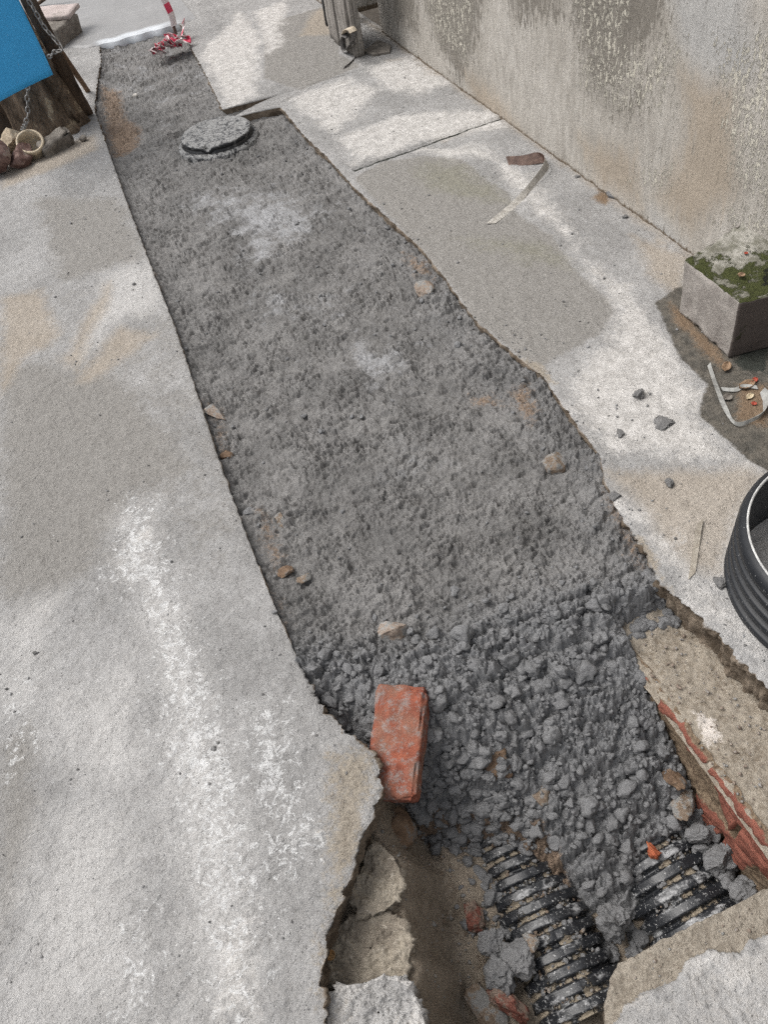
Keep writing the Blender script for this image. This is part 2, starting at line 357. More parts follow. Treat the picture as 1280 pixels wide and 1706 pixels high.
# ------------------------------------------------------------------ paving slabs
def slab_relief(X, Y, s):
    z = 0.0035 * fbm(X * 3, Y * 3, 3, s) + 0.0018 * fbm(X * 28, Y * 28, 4, s + 9) + 0.0009 * fbm(X * 95, Y * 95, 3, s + 12)
    f1, f2, rd = worley(X * 45, Y * 45, s + 20); z = z - 0.0016 * (rd > 0.8) * np.maximum(0, 1 - f1 / 0.45)
    f1, f2, rd = worley(X * 70, Y * 70, s + 21); z = z + 0.0022 * (rd > 0.86) * np.sqrt(np.maximum(0, 1 - (f1 / 0.42) ** 2))
    return z
SK = np.array([0.105, 0.095, 0.08, 0.065, 0.05, 0.036, 0.024, 0.014, 0.007, 0.003])   # depths of the cut side
def slab(name, edge, far, sgn, y0, y1, base, seed, polys, hard, extra=None):
    yy = rows(y0, y1, base)
    near = np.arange(0.0015, 0.95, 0.0052)
    off = np.r_[near, np.linspace(0.97, 1, 2), np.linspace(1.1, 1.6, 6)] if far is None else None
    X = []; Z = []; S = []; ex = edge(yy)
    rag = hard(yy)
    jag = rag * (0.011 * perlin(yy * 60, yy * 0 + 3.3, seed) + 0.006 * perlin(yy * 170, yy * 0 + 7.3, seed + 1) + 0.010 * perlin(yy * 21, yy * 0, seed + 2))
    ex = ex + sgn * (np.abs(jag) * 0.9)
    for d in SK:
        rgh = (0.004 + 0.012 * rag) * fbm(yy * 26, yy * 0 + d * 30, 3, seed + 4) + 0.012 * rag * (d / 0.1)
        X.append(ex - sgn * -1 * (0.004 + 0 * yy) * (d > 0.02) + sgn * (0.006 * rag * (d < 0.02) * -0) + sgn * rgh); Z.append(-d + 0 * yy); S.append(np.ones_like(yy))
    if far is None:
        for o in off: X.append(ex + sgn * o); Z.append(0 * yy); S.append(np.zeros_like(yy))
        X.append(ex + sgn * 2.5); X.append(ex * 0 + sgn * 7.0); Z += [0 * yy, 0 * yy]; S += [0 * yy, 0 * yy]
    else:
        n = int((far - 0.8) / 0.0058)
        for t in np.linspace(0, 1, n): X.append((ex + sgn * 0.0015) * (1 - t) + far * t); Z.append(0 * yy); S.append(np.zeros_like(yy))
    X = np.array(X).T; Z = np.array(Z).T; S = np.array(S).T; Y = np.repeat(yy[:, None], X.shape[1], 1)
    k = len(SK); edist = np.abs(X - ex[:, None])
    top = S < 0.5
    rel = slab_relief(X, Y, seed) - 0.004 * np.repeat(rag[:, None], X.shape[1], 1) * np.exp(-edist / 0.006) - 0.0015 * np.exp(-edist / 0.004)
    Z = Z + np.where(top, rel, 0)
    A = {n: stain(p, X, Y, sft) for n, (p, sft) in polys.items()}
    for n in ('damp', 'pale', 'tan', 'white', 'splash', 'moss', 'wet', 'rust', 'soil', 'black'): A.setdefault(n, np.zeros(X.shape))
    A['side'] = S * 1.0
    if extra: Z = extra(X, Y, Z, A, top, edist)
    return kind(grid(name, X, Y, Z, PAVING, None, A, flip=sgn < 0), 'structure')

def left_extra(X, Y, Z, A, top, ed):
    A['soil'] = np.maximum(A['soil'], 0.42 * (Y < 0.72) * np.exp(-ed / 0.05))
    A['pale'] = np.maximum(A['pale'], 0.33 * sstep(1.3, 0.6, Y))
    A['damp'] = np.maximum(A['damp'], 0.36 * sstep(1.0, 1.6, Y) * sstep(4.0, 2.5, Y) + 0.1)
    return Z
left_polys = {
    'splash': ([[(215, 835), (262, 825), (272, 900), (340, 1090), (400, 1250), (440, 1420), (450, 1706), (350, 1706), (310, 1400), (262, 1230), (240, 1000), (165, 965), (185, 880)],
                [(390, 1180), (470, 1150), (560, 1420), (470, 1500), (420, 1350)], [(190, 1530), (250, 1480), (260, 1706), (190, 1706)], [(0, 1180), (40, 1120), (60, 1240), (10, 1300)]], 0.16),
    'pale': ([[(90, 1330), (215, 1330), (260, 1706), (20, 1706), (40, 1480)], [(80, 1170), (230, 1080), (245, 1300), (120, 1310)], [(180, 455), (262, 425), (285, 510), (190, 545), (120, 610)],
              [(190, 860), (250, 860), (330, 1100), (420, 1400), (440, 1706), (290, 1706), (270, 1200)],
              [(0, 1040), (90, 1000), (60, 1180), (0, 1200)]], 0.22),
    'white': ([[(362, 1560), (425, 1500), (432, 1706), (352, 1706)], [(240, 840), (262, 832), (250, 900), (222, 905)]], 0.10),
    'tan': ([[(105, 600), (135, 535), (182, 470), (190, 490), (150, 560), (130, 625)], [(0, 495), (70, 480), (100, 560), (40, 600), (0, 660)], [(0, 270), (70, 250), (158, 222), (165, 250), (80, 285), (0, 318)],
             [(200, 540), (260, 560), (150, 640), (120, 640)]], 0.14),
    'soil': ([[(550, 1262), (610, 1240), (640, 1310), (600, 1415), (560, 1530), (535, 1590), (548, 1400)]], 0.11),
    'damp': ([[(0, 1250), (45, 1200), (60, 1330), (20, 1480), (0, 1600)], [(0, 600), (200, 620), (330, 780), (220, 830), (150, 960), (0, 1010)], [(60, 330), (200, 330), (240, 430), (100, 470)]], 0.22),
}
slab('pavement', left_edge, None, -1, 0.02, 8.8, 0.0042, 11, left_polys, lambda y: 0.07 + 0.93 * sstep(1.02, 0.9, y) + 0.5 * sstep(4.2, 4.5, y), left_extra)

def right_extra(X, Y, Z, A, top, ed):
    A['tan'] = np.maximum(A['tan'], 0.5 * np.exp(-np.abs(1.63 - X) / 0.05) + 0.12)
    A['rust'] = np.maximum(A['rust'], 0.62 * np.exp(-np.abs(1.63 - X) / 0.018) * (0.5 + 0.5 * perlin(Y * 6, Y * 0, 3)))
    # contraction joints across the slab
    for y0, y1, s in ((3.213, 3.248, 1.0), (3.60, 3.662, 0.6)):
        c = y0 + (y1 - y0) * (X - 0.92) / 0.71 + 0.006 * perlin(X * 14, X * 0, 5)
        Z = Z - np.where(top & (X > 0.9), 0.014 * s * np.exp(-((Y - c) / 0.012) ** 2), 0); A['black'] = np.maximum(A['black'], 0.85 * s * np.exp(-((Y - c) / 0.011) ** 2) * (X > 0.9))
    c = 4.165 + 0.30 * (X - 0.843) + 0.02 * perlin(X * 9, X * 0, 6)
    A['black'] = np.maximum(A['black'], 0.5 * np.exp(-((Y - c) / 0.008) ** 2) * (X < 1.25)); Z = Z - np.where(top, 0.006 * np.exp(-((Y - c) / 0.01) ** 2) * (X < 1.25), 0)
    return Z
right_polys = {
    'white': ([[(860, 330), (930, 380), (975, 450), (1030, 510), (1005, 570), (965, 610), (945, 680), (1010, 757), (1150, 770), (1245, 765), (1165, 690), (1175, 645), (1135, 595), (1095, 540), (1050, 480), (980, 430), (900, 300), (800, 240), (680, 250), (820, 270)],
               [(470, 165), (570, 130), (640, 150), (560, 225), (520, 200)], [(600, 110), (690, 90), (760, 140), (690, 160), (640, 145)], [(330, 90), (400, 15), (440, 60), (430, 160), (380, 185)],
               [(560, 230), (650, 190), (830, 180), (850, 215), (700, 240), (590, 275)], [(1080, 850), (1010, 830), (1060, 880), (1140, 960), (1180, 1030), (1280, 1125), (1280, 1080), (1215, 1010), (1150, 950)],
               [(420, 20), (480, 0), (470, 80), (440, 90)]], 0.16),
    'damp': ([[(590, 295), (640, 268), (705, 260), (770, 265), (812, 300), (850, 320), (862, 358), (920, 392), (958, 448), (1015, 498), (1024, 520), (1000, 558), (955, 580), (905, 612), (865, 592), (790, 535), (740, 462), (645, 355)],
              [(440, 40), (570, 0), (565, 90), (600, 110), (500, 150), (440, 130)], [(690, 205), (735, 215), (780, 210), (740, 240)]], 0.05),
    'pale': ([[(1080, 850), (1010, 830), (1060, 880), (1140, 960), (1180, 1030), (1280, 1125), (1280, 780), (1200, 780)]], 0.3),
    'tan': ([[(1010, 785), (1240, 775), (1280, 790), (1225, 880), (1210, 960), (1150, 955), (1090, 900), (1060, 840)], [(1050, 390), (1150, 430), (1140, 500), (1090, 470)], [(520, 20), (570, 0), (565, 60), (500, 60)],
             [(700, 210), (740, 215), (830, 205), (740, 235)], [(640, 100), (720, 90), (760, 130), (700, 130)], [(1090, 400), (1105, 395), (1115, 408), (1095, 415)]], 0.14),
    'moss': ([[(700, 265), (770, 275), (840, 318), (850, 340), (760, 330), (690, 300)], [(760, 395), (900, 400), (960, 450), (860, 430)]], 0.2),
    'wet': ([[(1092, 505), (1128, 480), (1160, 470), (1290, 420), (1290, 790), (1243, 762), (1165, 692), (1178, 642), (1135, 598)]], 0.06),
    'rust': ([[(1118, 505), (1135, 515), (1215, 598), (1200, 618), (1150, 560), (1120, 535)], [(1230, 640), (1280, 640), (1280, 710), (1230, 700)], [(985, 330), (1000, 310), (1025, 325), (1010, 340)]], 0.08),
    'black': ([[(1222, 600), (1280, 548), (1280, 625), (1235, 615)]], 0.08),
    'soil': ([[(860, 592), (905, 605), (930, 640), (910, 640)], [(1050, 880), (1075, 895), (1120, 985), (1085, 950)]], 0.05),
}
slab('pavement', right_edge, 1.66, 1, 0.02, 8.8, 0.0046, 31, right_polys, lambda y: 0.35 + 0.65 * sstep(1.1, 0.95, y) + 0.3 * sstep(3.0, 4.1, y), right_extra)

# the dirt covered slab on the near side of the pit
def near_slab():
    out = [P(*p, -0.05)[:2] for p in [(1004, 1720), (1011, 1655), (1018, 1625), (1032, 1605), (1066, 1588), (1103, 1567), (1150, 1543), (1205, 1517), (1240, 1500), (1262, 1487), (1280, 1481)]] 
    out = np.array([(0.16, -1.0), (0.195, 0.0)] + [tuple(q) for q in out] + [(0.78, 0.21), (0.80, 0.05), (0.80, -1.0)])
    a_ = []
    for i in range(len(out) - 1): a_.append(np.linspace(out[i], out[i + 1], max(2, int(np.linalg.norm(out[i + 1] - out[i]) / 0.004)), endpoint=False))
    B = np.vstack(a_ + [out[-1:]]); n = len(B); cen = np.array([0.48, -0.05])
    dirv = (B - cen) / np.linalg.norm(B - cen, axis=1, keepdims=True); L = np.linalg.norm(B - cen, axis=1)
    t0 = np.arange(n) * 0.004
    Lr = L + 0.004 * fbm(t0 * 40, t0 * 0, 3, 71)
    X = []; Y = []; Z = []; S = []
    for d in (0.1, 0.08, 0.06, 0.04, 0.025, 0.012, 0.004):
        rr = Lr - 0.006 + 0.004 * fbm(t0 * 60, t0 * 0 + d * 40, 3, 72) + 0.02 * (0.1 - d); q = cen + dirv * rr[:, None]; X.append(q[:, 0]); Y.append(q[:, 1]); Z.append(-0.05 - d + 0 * rr); S.append(rr * 0 + 1)
    for t in np.r_[0, np.linspace(0.004, 1, 90)]:
        q = cen + dirv * (Lr * (1 - t))[:, None]; X.append(q[:, 0]); Y.append(q[:, 1]); Z.append(-0.05 + 0 * Lr - 0.003 * (t == 0)); S.append(Lr * 0)
    X, Y, Z, S = [np.array(q) for q in (X, Y, Z, S)]
    up = [[(1020, 1720), (1042, 1672), (1080, 1652), (1128, 1632), (1140, 1605), (1178, 1583), (1235, 1588), (1252, 1566), (1290, 1552), (1320, 1720)]]
    ov = sstep(0.3, 0.7, stain(up, X, Y, 0.014, -0.04) + 0.5 * fbm(X * 60, Y * 60, 3, 6) * 0.5)
    top = S < 0.5
    Z = Z + np.where(top, 0.014 * ov + slab_relief(X, Y, 77) + 0.002 * fbm(X * 30, Y * 30, 4, 78), 0)
    A = {n_: np.zeros(X.shape) for n_ in ('damp', 'tan', 'splash', 'moss', 'wet', 'rust', 'black')}
    A['soil'] = np.where(ov > 0.5, 0.12, 1.0); A['tan'] = np.where(ov > 0.5, 0.35, 0)
    A['white'] = stain([[(1150, 1610), (1180, 1590), (1235, 1592), (1290, 1560), (1290, 1640), (1215, 1640), (1200, 1600)]], X, Y, 0.08, -0.04) * (ov > 0.4)
    A['pale'] = 0.5 * ov; A['side'] = S
    kind(grid('pavement', X, Y, Z, PAVING, None, A, flip=True), 'structure')
near_slab()

# ------------------------------------------------------------------ the fresh concrete in the trench
def crest(x): return np.interp(x, [-0.1, 0.08, 0.21, 0.42, 0.62, 0.80], [1.07, 0.95, 0.895, 0.90, 0.87, 0.83])
def toe(x): return np.interp(x, [-0.05, 0.1, 0.2, 0.3, 0.4, 0.6, 0.7], [0.68, 0.64, 0.575, 0.50, 0.425, 0.435, 0.45])
def fill_base(x, y):
    c = crest(x) + 0.03 * perlin(x * 7, y * 0 + 1.5, 41); t = toe(x)
    s = (c - y) / (c - t); p = np.interp(x, [0.1, 0.4], [1.9, 1.25]); sp = np.clip(s, 0, None)
    z = -0.036 - 0.27 * np.where(sp < 1, sp ** p, 1 + (sp - 1) * p)
    z = z + 0.045 * np.exp(-((x - 0.13) ** 2 + (y - 0.75) ** 2) / 0.009)
    z = z + 0.010 * fbm(x * 4, y * 4, 3, 42) + 0.010 * np.exp(-np.abs(x - left_edge(y)) / 0.03) * sstep(0.9, 1.2, y)
    z = z - 0.09 * sstep(0.655, 0.69, x) * sstep(0.83, 0.77, y) - 0.03 * np.exp(-(((x - 0.74) / 0.10) ** 2 + ((y - 4.20) / 0.07) ** 2))
    z = z - 0.022 * sstep(3.9, 4.2, y) * sstep(0.5, 0.3, np.abs(y - 4.5)) * np.exp(-((x + 0.02) / 0.1) ** 2)
    return z
def loose(x, y):
    c = crest(x); e = np.minimum(np.abs(x - left_edge(y)), np.abs(x - right_edge(y)))
    l = np.maximum(sstep(0.22, -0.06, y - c), 0.75 * sstep(0.2, 0.02, right_edge(y) - x) * sstep(3.5, 1.5, y))
    l = np.maximum(l, 0.5 * np.exp(-e / 0.04)); return np.clip(l + 0.22 * fbm(x * 5, y * 5, 3, 43), 0, 1)
def dome(f, r): return np.sqrt(np.maximum(0, 1 - (f / r) ** 2))
def fill_z(x, y):
    z = fill_base(x, y); l = loose(x, y)
    wx = x + 0.004 * fbm(x * 60, y * 60, 2, 50); wy = y + 0.004 * fbm(x * 60 + 9, y * 60, 2, 51)
    f1, f2, r1 = worley(wx / 0.011, wy / 0.011, 44); c1 = dome(f1, 0.72) * (0.45 + 0.55 * r1)
    f1, f2, r2 = worley(wx / 0.023, wy / 0.023, 45); c2 = dome(f1, 0.74) * (0.35 + 0.65 * r2)
    f1, f2, r3 = worley(wx / 0.046, wy / 0.046, 46); c3 = dome(f1, 0.78) * (0.3 + 0.7 * r3)
    n = fbm(x * 34, y * 34, 4, 47, 0.6); nn = fbm(x * 9, y * 9, 3, 48)
    qx = x + 0.006 * fbm(x * 75, y * 75, 3, 54, 0.65); qy = y + 0.006 * fbm(x * 75 + 7, y * 75 + 3, 3, 55, 0.65)
    def cells(sz, sd_, wd_):
        g1, g2, rr = worley(qx / sz * 0.72, qy / sz * 1.12, sd_); k_ = sstep(0.0, wd_, g2 - g1); return k_ * (0.35 + 0.65 * rr) * (1 - 0.25 * g1)
    amp = 0.45 + 1.1 * sstep(-0.45, 0.55, fbm(x * 6 + 4, y * 9, 3, 70))
    crumb = 0.0058 * cells(0.0135, 56, 0.34) + 0.0135 * cells(0.030, 57, 0.36) * sstep(-0.3, 0.5, fbm(x * 7, y * 7, 3, 58)) + 0.010 * cells(0.055, 59, 0.22) * sstep(0.0, 0.6, fbm(x * 5 + 3, y * 5, 3, 60))
    rough = (0.006 * n + crumb) * (amp * (1 - l) + l) + l * (0.014 * cells(0.034, 67, 0.30) + 0.002 * c2) + l * l * (0.030 * cells(0.062, 68, 0.26) + 0.010 * cells(0.02, 69, 0.4)) + 0.0018 * fbm(x * 110, y * 130, 3, 49, 0.6)
    flat = 0.0120 + 0.0075 * nn + 0.0016 * fbm(x * 90, y * 90, 2, 52)                     # tamped flat where worked
    tam = np.where(rough > flat, flat + (rough - flat) * 0.50, rough)
    k = sstep(0.25, 0.6, l); rough = tam * (1 - k) + rough * k
    pit = sstep(0.34, 0.75, fbm(x * 22, y * 30, 3, 53)) * (1 - 0.6 * k); smooth = stain(PALE, x, y, 0.25, -0.03)
    return z - 0.004 + (rough - 0.010 * pit) * (1 - 0.35 * smooth)
PALE = [[(325, 320), (480, 318), (545, 372), (450, 412), (430, 455), (385, 400)], [(440, 490), (560, 490), (540, 530), (450, 520)], [(690, 760), (740, 770), (730, 800), (690, 795)], [(560, 560), (680, 580), (640, 640)]]  # patches of wet sheen, painted in as paler colour besides lower roughness
SOILP = [[(165, 145), (205, 150), (212, 190), (240, 215), (235, 245), (185, 265), (170, 215)], [(660, 420), (715, 440), (730, 470), (690, 460)], [(845, 655), (880, 640), (905, 690), (890, 720), (850, 680)],
         [(345, 670), (365, 675), (385, 760), (370, 770)], [(425, 850), (445, 850), (480, 930), (455, 960), (440, 920)], [(775, 655), (840, 660), (835, 680), (790, 680)], [(255, 460), (270, 470), (280, 520), (265, 510)],
         [(1000, 790), (1030, 850), (1085, 960), (1060, 960), (1010, 870)], [(450, 985), (470, 1000), (485, 1050), (470, 1040)]]
def make_fill():
    yy = rows(0.30, 6.02, 0.0028); t = np.linspace(0, 1, 400)
    a_ = left_edge(yy) - 0.05; b_ = np.maximum(right_edge(yy) + 0.05, 0.74)
    X = a_[:, None] * (1 - t) + b_[:, None] * t; Y = np.repeat(yy[:, None], len(t), 1); Z = fill_z(X, Y)
    wet = np.clip(sstep(0.10, -0.10, Y - crest(X)) + 0.35 * loose(X, Y), 0, 1)
    pale = np.maximum(0.85 * stain(PALE, X, Y, 0.5, -0.03), 0.36 * sstep(3.2, 5, Y))
    A = {'wet': wet, 'pale': pale, 'soil': np.maximum(stain(SOILP, X, Y, 0.14, -0.04) * 0.85, sstep(0.80, 1.02, (crest(X) - Y) / (crest(X) - toe(X))) * sstep(0.36, 0.30, X))}
    kind(grid('fresh_concrete', X, Y, Z, FRESH, None, A), 'structure')
make_fill()

def on_fill(px, py):                               # where the sight line meets the heap
    z = -0.04
    for _ in range(40):
        p = P(px, py, z); z += 0.35 * (float(fill_base(np.array([p[0]]), np.array([p[1]]))[0]) - z)
    return P(px, py, z)

# ------------------------------------------------------------------ soil sides and floor of the pit
def soil_z(x, y):
    lip = np.interp(y, [0.1, 0.25, 0.38, 0.52, 0.64, 0.8], [-0.06, -0.055, -0.04, 0.0, 0.0, 0.02]) + 0.02 * fbm(y * 9, y * 0, 3, 61)
    s = sstep(-0.01, 0.085, x - lip); floor = -0.385 + 0.065 * np.exp(-(((x - 0.15) / 0.1) ** 2 + ((y - 0.53) / 0.14) ** 2)) + 0.02 * np.exp(-((x - 0.08) / 0.05) ** 2)
    z = -0.115 * (1 - s) + floor * s
    return z + 0.008 * fbm(x * 14, y * 14, 4, 62) + 0.004 * fbm(x * 60, y * 60, 3, 63)
yy = np.arange(-0.3, 1.0, 0.005); xx = np.r_[np.arange(-0.4, -0.12, 0.02), np.arange(-0.12, 0.16, 0.0025), np.arange(0.16, 0.80, 0.005)]
X, Y = np.meshgrid(xx, yy); kind(grid('soil', X, Y, soil_z(X, Y), SOIL), 'structure')

# ------------------------------------------------------------------ loose clods on the heap (nobody could count them)
SH3 = [clod_shape(3, s) for s in range(8)]; SH2 = [clod_shape(2, s + 20) for s in range(8)]; SH1 = [clod_shape(1, s + 40, 0.3) for s in range(6)]
def scatter(name, pts, sizes, zf, mat, attrs, sink=0.42):
    B = Bag(); 
    for (x, y), s, z in zip(pts, sizes, zf):
        V, F = random.choice(SH3 if s > 0.02 else SH2 if s > 0.008 else SH1)
        Rm = np.array(Euler((random.uniform(0, 6.3), random.uniform(0, 6.3), random.uniform(0, 6.3))).to_matrix())
        V = (V @ Rm.T) * s / 2 * np.array([1, 1, 0.78]) + [x, y, z + s * (0.5 - sink) * 0.8]; B.add(V, F)
    o = raw(name, np.vstack(B.V), np.vstack(B.F), mat, None, {k: np.full(B.n, v) for k, v in attrs.items()}); return kind(o, 'stuff')
def sample(n, x0, x1, y0, y1, prob):
    x = RNG.uniform(x0, x1, n); y = RNG.uniform(y0, y1, n); k = RNG.uniform(0, 1, n) < prob(x, y); return np.stack([x[k], y[k]], 1)
def p_slump(x, y):
    s = (crest(x) - y) / (crest(x) - toe(x)); return np.where((x > left_edge(y) + 0.01) & (x < np.minimum(right_edge(y), 0.655 + 2.5 * np.maximum(0, y - 0.775))), sstep(-0.3, 0.3, s) * sstep(1.35, 0.9, s), 0)
def make_clods():
    a_ = sample(3200, -0.02, 0.86, 0.34, 1.25, p_slump); sa = np.clip(RNG.lognormal(math.log(0.0125), 0.45, len(a_)), 0.005, 0.040)
    b_ = sample(9000, -0.05, 0.95, 0.95, 4.0, lambda x, y: np.where((x > left_edge(y) + .005) & (x < right_edge(y) - .005), 0.02 + 0.42 * loose(x, y) ** 2, 0)); sb = np.clip(RNG.lognormal(math.log(0.0095), 0.4, len(b_)), 0.004, 0.026)
    c_ = sample(1500, 0.07, 0.42, 0.30, 0.62, lambda x, y: 0.28 * np.exp(-(((x - 0.17) / 0.06) ** 2 + ((y - 0.43) / 0.1) ** 2))); sc = np.clip(RNG.lognormal(math.log(0.017), 0.4, len(c_)), 0.006, 0.04)
    d_ = sample(320, 0.34, 0.41, 0.18, 0.46, lambda x, y: 0.5 + 0 * x); sdd = RNG.uniform(0.010, 0.032, len(d_))
    e_ = sample(130, 0.615, 0.655, 0.24, 0.44, lambda x, y: 0.6 + 0 * x); se = RNG.uniform(0.012, 0.04, len(e_))
    h_ = sample(900, 0.07, 0.30, 0.50, 0.74, lambda x, y: np.where(np.abs(y - toe(x) - 0.04) < 0.10, 0.7, 0)); sh = np.clip(RNG.lognormal(math.log(0.014), 0.45, len(h_)), 0.005, 0.038)
    k_ = sample(420, 0.64, 0.80, 0.755, 0.865, lambda x, y: 0.8 + 0 * x); sk = np.clip(RNG.lognormal(math.log(0.017), 0.4, len(k_)), 0.007, 0.034); zk = np.maximum(fill_base(k_[:, 0], k_[:, 1]) - 0.004, -0.103)
    pts = np.vstack([a_, b_, c_, d_, e_, h_, k_]); sz = np.r_[sa, sb, sc, sdd, se, sh, sk]
    z = np.r_[fill_z(a_[:, 0], a_[:, 1]), fill_z(b_[:, 0], b_[:, 1]), soil_z(c_[:, 0], c_[:, 1]), np.full(len(d_), -0.42) + 0.05 * RNG.uniform(0, 1, len(d_)), -0.36 + RNG.uniform(0, 0.05, len(e_)), np.maximum(fill_z(h_[:, 0], h_[:, 1]), soil_z(h_[:, 0], h_[:, 1])), zk]
    scatter('concrete_clods', pts, sz, z, FRESH, {'wet': 0.95, 'pale': 0.0, 'soil': 0.0})
    g_ = sample(16000, -0.8, 1.6, 0.3, 4.0, lambda x, y: np.where(x < left_edge(y) - 0.004, 0.012 + 0.22 * np.exp(-(left_edge(y) - x) / 0.10) + 0.22 * (fbm(x * 5, y * 5, 3, 8) > 0.42),
                np.where(x > right_edge(y) + 0.004, 0.05 + 0.75 * np.exp(-(x - right_edge(y)) / 0.10) * sstep(3.4, 1.2, y), 0)))
    sg = np.clip(RNG.lognormal(math.log(0.0040), 0.5, len(g_)), 0.0018, 0.013)
    scatter('concrete_crumbs', g_, sg, np.zeros(len(g_)), FRESH, {'wet': 0.0, 'pale': 0.5, 'soil': 0.0}, 0.3)
make_clods()

# ------------------------------------------------------------------ rendered wall on the right
def wall_material():
    m = M('weathered_plaster'); st = m.vec((1, 7, 1.7)); 
    n1 = m.noise(2.2, 5, 0.6); n2 = m.noise(5, 8, 0.72, v=st); n3 = m.noise(70, 6, 0.7); ns = m.noise(34, 7, 0.82, v=m.vec((1, 1.7, 0.5))); n4 = m.noise(300, 3, 0.7)
    col = m.mix(m.step(n1, 0.3, 0.7), (0.405, 0.38, 0.34), (0.50, 0.475, 0.435))
    col = m.mix(m.step(n2, 0.4, 0.62), m.mix(1.0, col, (0.80, 0.79, 0.78), 'MULTIPLY'), col)
    nb = m.add(m.mul(n2, 0.45), m.mul(ns, 0.55))
    col = m.mix(m.mul(m.mask(m.attr('tan'), n2, 1.0, 0.3, 0.8), 0.85), col, m.mix(n3, (0.30, 0.25, 0.195), (0.40, 0.34, 0.27)))
    col = m.mix(m.mul(m.mask(m.attr('blue'), n1, 1.0, 0.3, 0.8), 0.7), col, (0.41, 0.41, 0.405))
    mould = m.mask(m.mul(m.attr('mould'), 0.85), m.add(m.mul(ns, 0.75), m.mul(n2, 0.25)), 4.4, 0.40, 0.64)
    col = m.mix(m.mul(mould, 0.86), col, m.mix(n3, (0.125, 0.113, 0.097), (0.22, 0.20, 0.172)))
    fl = m.mask(m.add(m.mul(m.attr('flake'), 0.42), 0.06), m.add(m.mul(ns, 0.6), m.mul(n3, 0.4)), 4.6, 0.5, 0.62)
    col = m.mix(m.mul(fl, 0.85), col, (0.60, 0.57, 0.49)); col = m.mix(m.mul(m.step(ns, 0.55, 0.66), 0.5), col, m.mix(1.0, col, (0.68, 0.66, 0.63), 'MULTIPLY')); col = m.mix(m.mul(m.step(n3, 0.54, 0.66), 0.4), col, m.mix(1.0, col, (0.7, 0.69, 0.67), 'MULTIPLY'))
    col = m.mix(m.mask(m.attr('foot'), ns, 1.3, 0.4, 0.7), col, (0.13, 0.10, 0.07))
    col = m.mix(m.mul(m.step(n4, 0.6, 0.72), 0.3), col, m.mix(1.0, col, (0.6, 0.59, 0.58), 'MULTIPLY'))
    br = m.noise(8, 6, 0.7, v=m.vec((1, 9, 0.9)))
    return m.done(col, 0.88, [(br, 0.004), (ns, 0.004), (n3, 0.003), (fl, 0.0006)], 0.25)
WALLM = wall_material()
def make_wall():
    yy = np.arange(0.2, 9.0, 0.014); zz = np.r_[np.arange(-0.02, 1.0, 0.010), np.arange(1.0, 2.3, 0.05)]
    Y, Z = np.meshgrid(yy, zz)
    X = 1.632 + 0.006 * fbm(Y * 2.2, Z * 2.2, 3, 91) + 0.0025 * fbm(Y * 13, Z * 6, 4, 92) + 0.004 * sstep(0.05, 0.0, Z) * fbm(Y * 20, Z * 20, 3, 93) + 0.55 * sstep(4.74, 4.76, Y) * sstep(5.24, 5.22, Y) - 0.10 * sstep(5.22, 5.24, Y)
    on = lambda px, py: tuple(Px(px, py, 1.63)[1:])
    A = {'mould': stain([[(690, -60), (810, -80), (800, 60), (770, 140), (750, 110), (720, 60)], [(930, -80), (1130, -120), (1110, 30), (1060, 110), (1030, 180), (980, 150), (960, 60)], [(820, -80), (930, -80), (935, 30), (860, 40)], [(1060, 130), (1110, 100), (1060, 200), (1020, 180)],
                         [(640, -60), (690, -60), (700, 60), (660, 40)]], Y, Z, 0.18, on=on),
         'tan': stain([[(1130, 120), (1225, 150), (1230, 330), (1150, 390), (1090, 330), (1140, 230)], [(960, 230), (1060, 250), (1070, 350), (1000, 310)], [(760, 100), (830, 160), (880, 230), (800, 190)]], Y, Z, 0.25, on=on),
         'blue': stain([[(1090, -100), (1240, -100), (1250, 120), (1170, 140), (1120, 80)], [(1090, 360), (1150, 400), (1140, 430), (1080, 380)]], Y, Z, 0.25, on=on),
         'flake': stain([[(700, -60), (800, -60), (780, 120), (720, 60)], [(930, -60), (1060, -60), (1040, 160), (980, 120)], [(1190, 60), (1300, 40), (1300, 330), (1220, 330), (1200, 200)], [(960, 80), (1130, 60), (1120, 170), (1040, 200), (960, 150)], [(1080, 260), (1130, 280), (1100, 330), (1050, 300)], [(1200, 340), (1300, 330), (1300, 400), (1210, 400)]], Y, Z, 0.12, on=on),
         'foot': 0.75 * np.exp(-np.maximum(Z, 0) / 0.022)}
    f = empty('plaster_wall', (1.63, 2.5, 0))
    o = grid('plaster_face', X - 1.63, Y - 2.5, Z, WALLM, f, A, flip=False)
    o2 = block('wall_core', boxc(np.array([0.68, 2.0, 1.1]), (0.2, 13.6, 2.38)), WALLM, (2, 20, 4), 0.01, 0.0, parent=f)
    tag(f, 'tall weathered plaster wall with black mould streaks along the right side', 'wall')
make_wall()

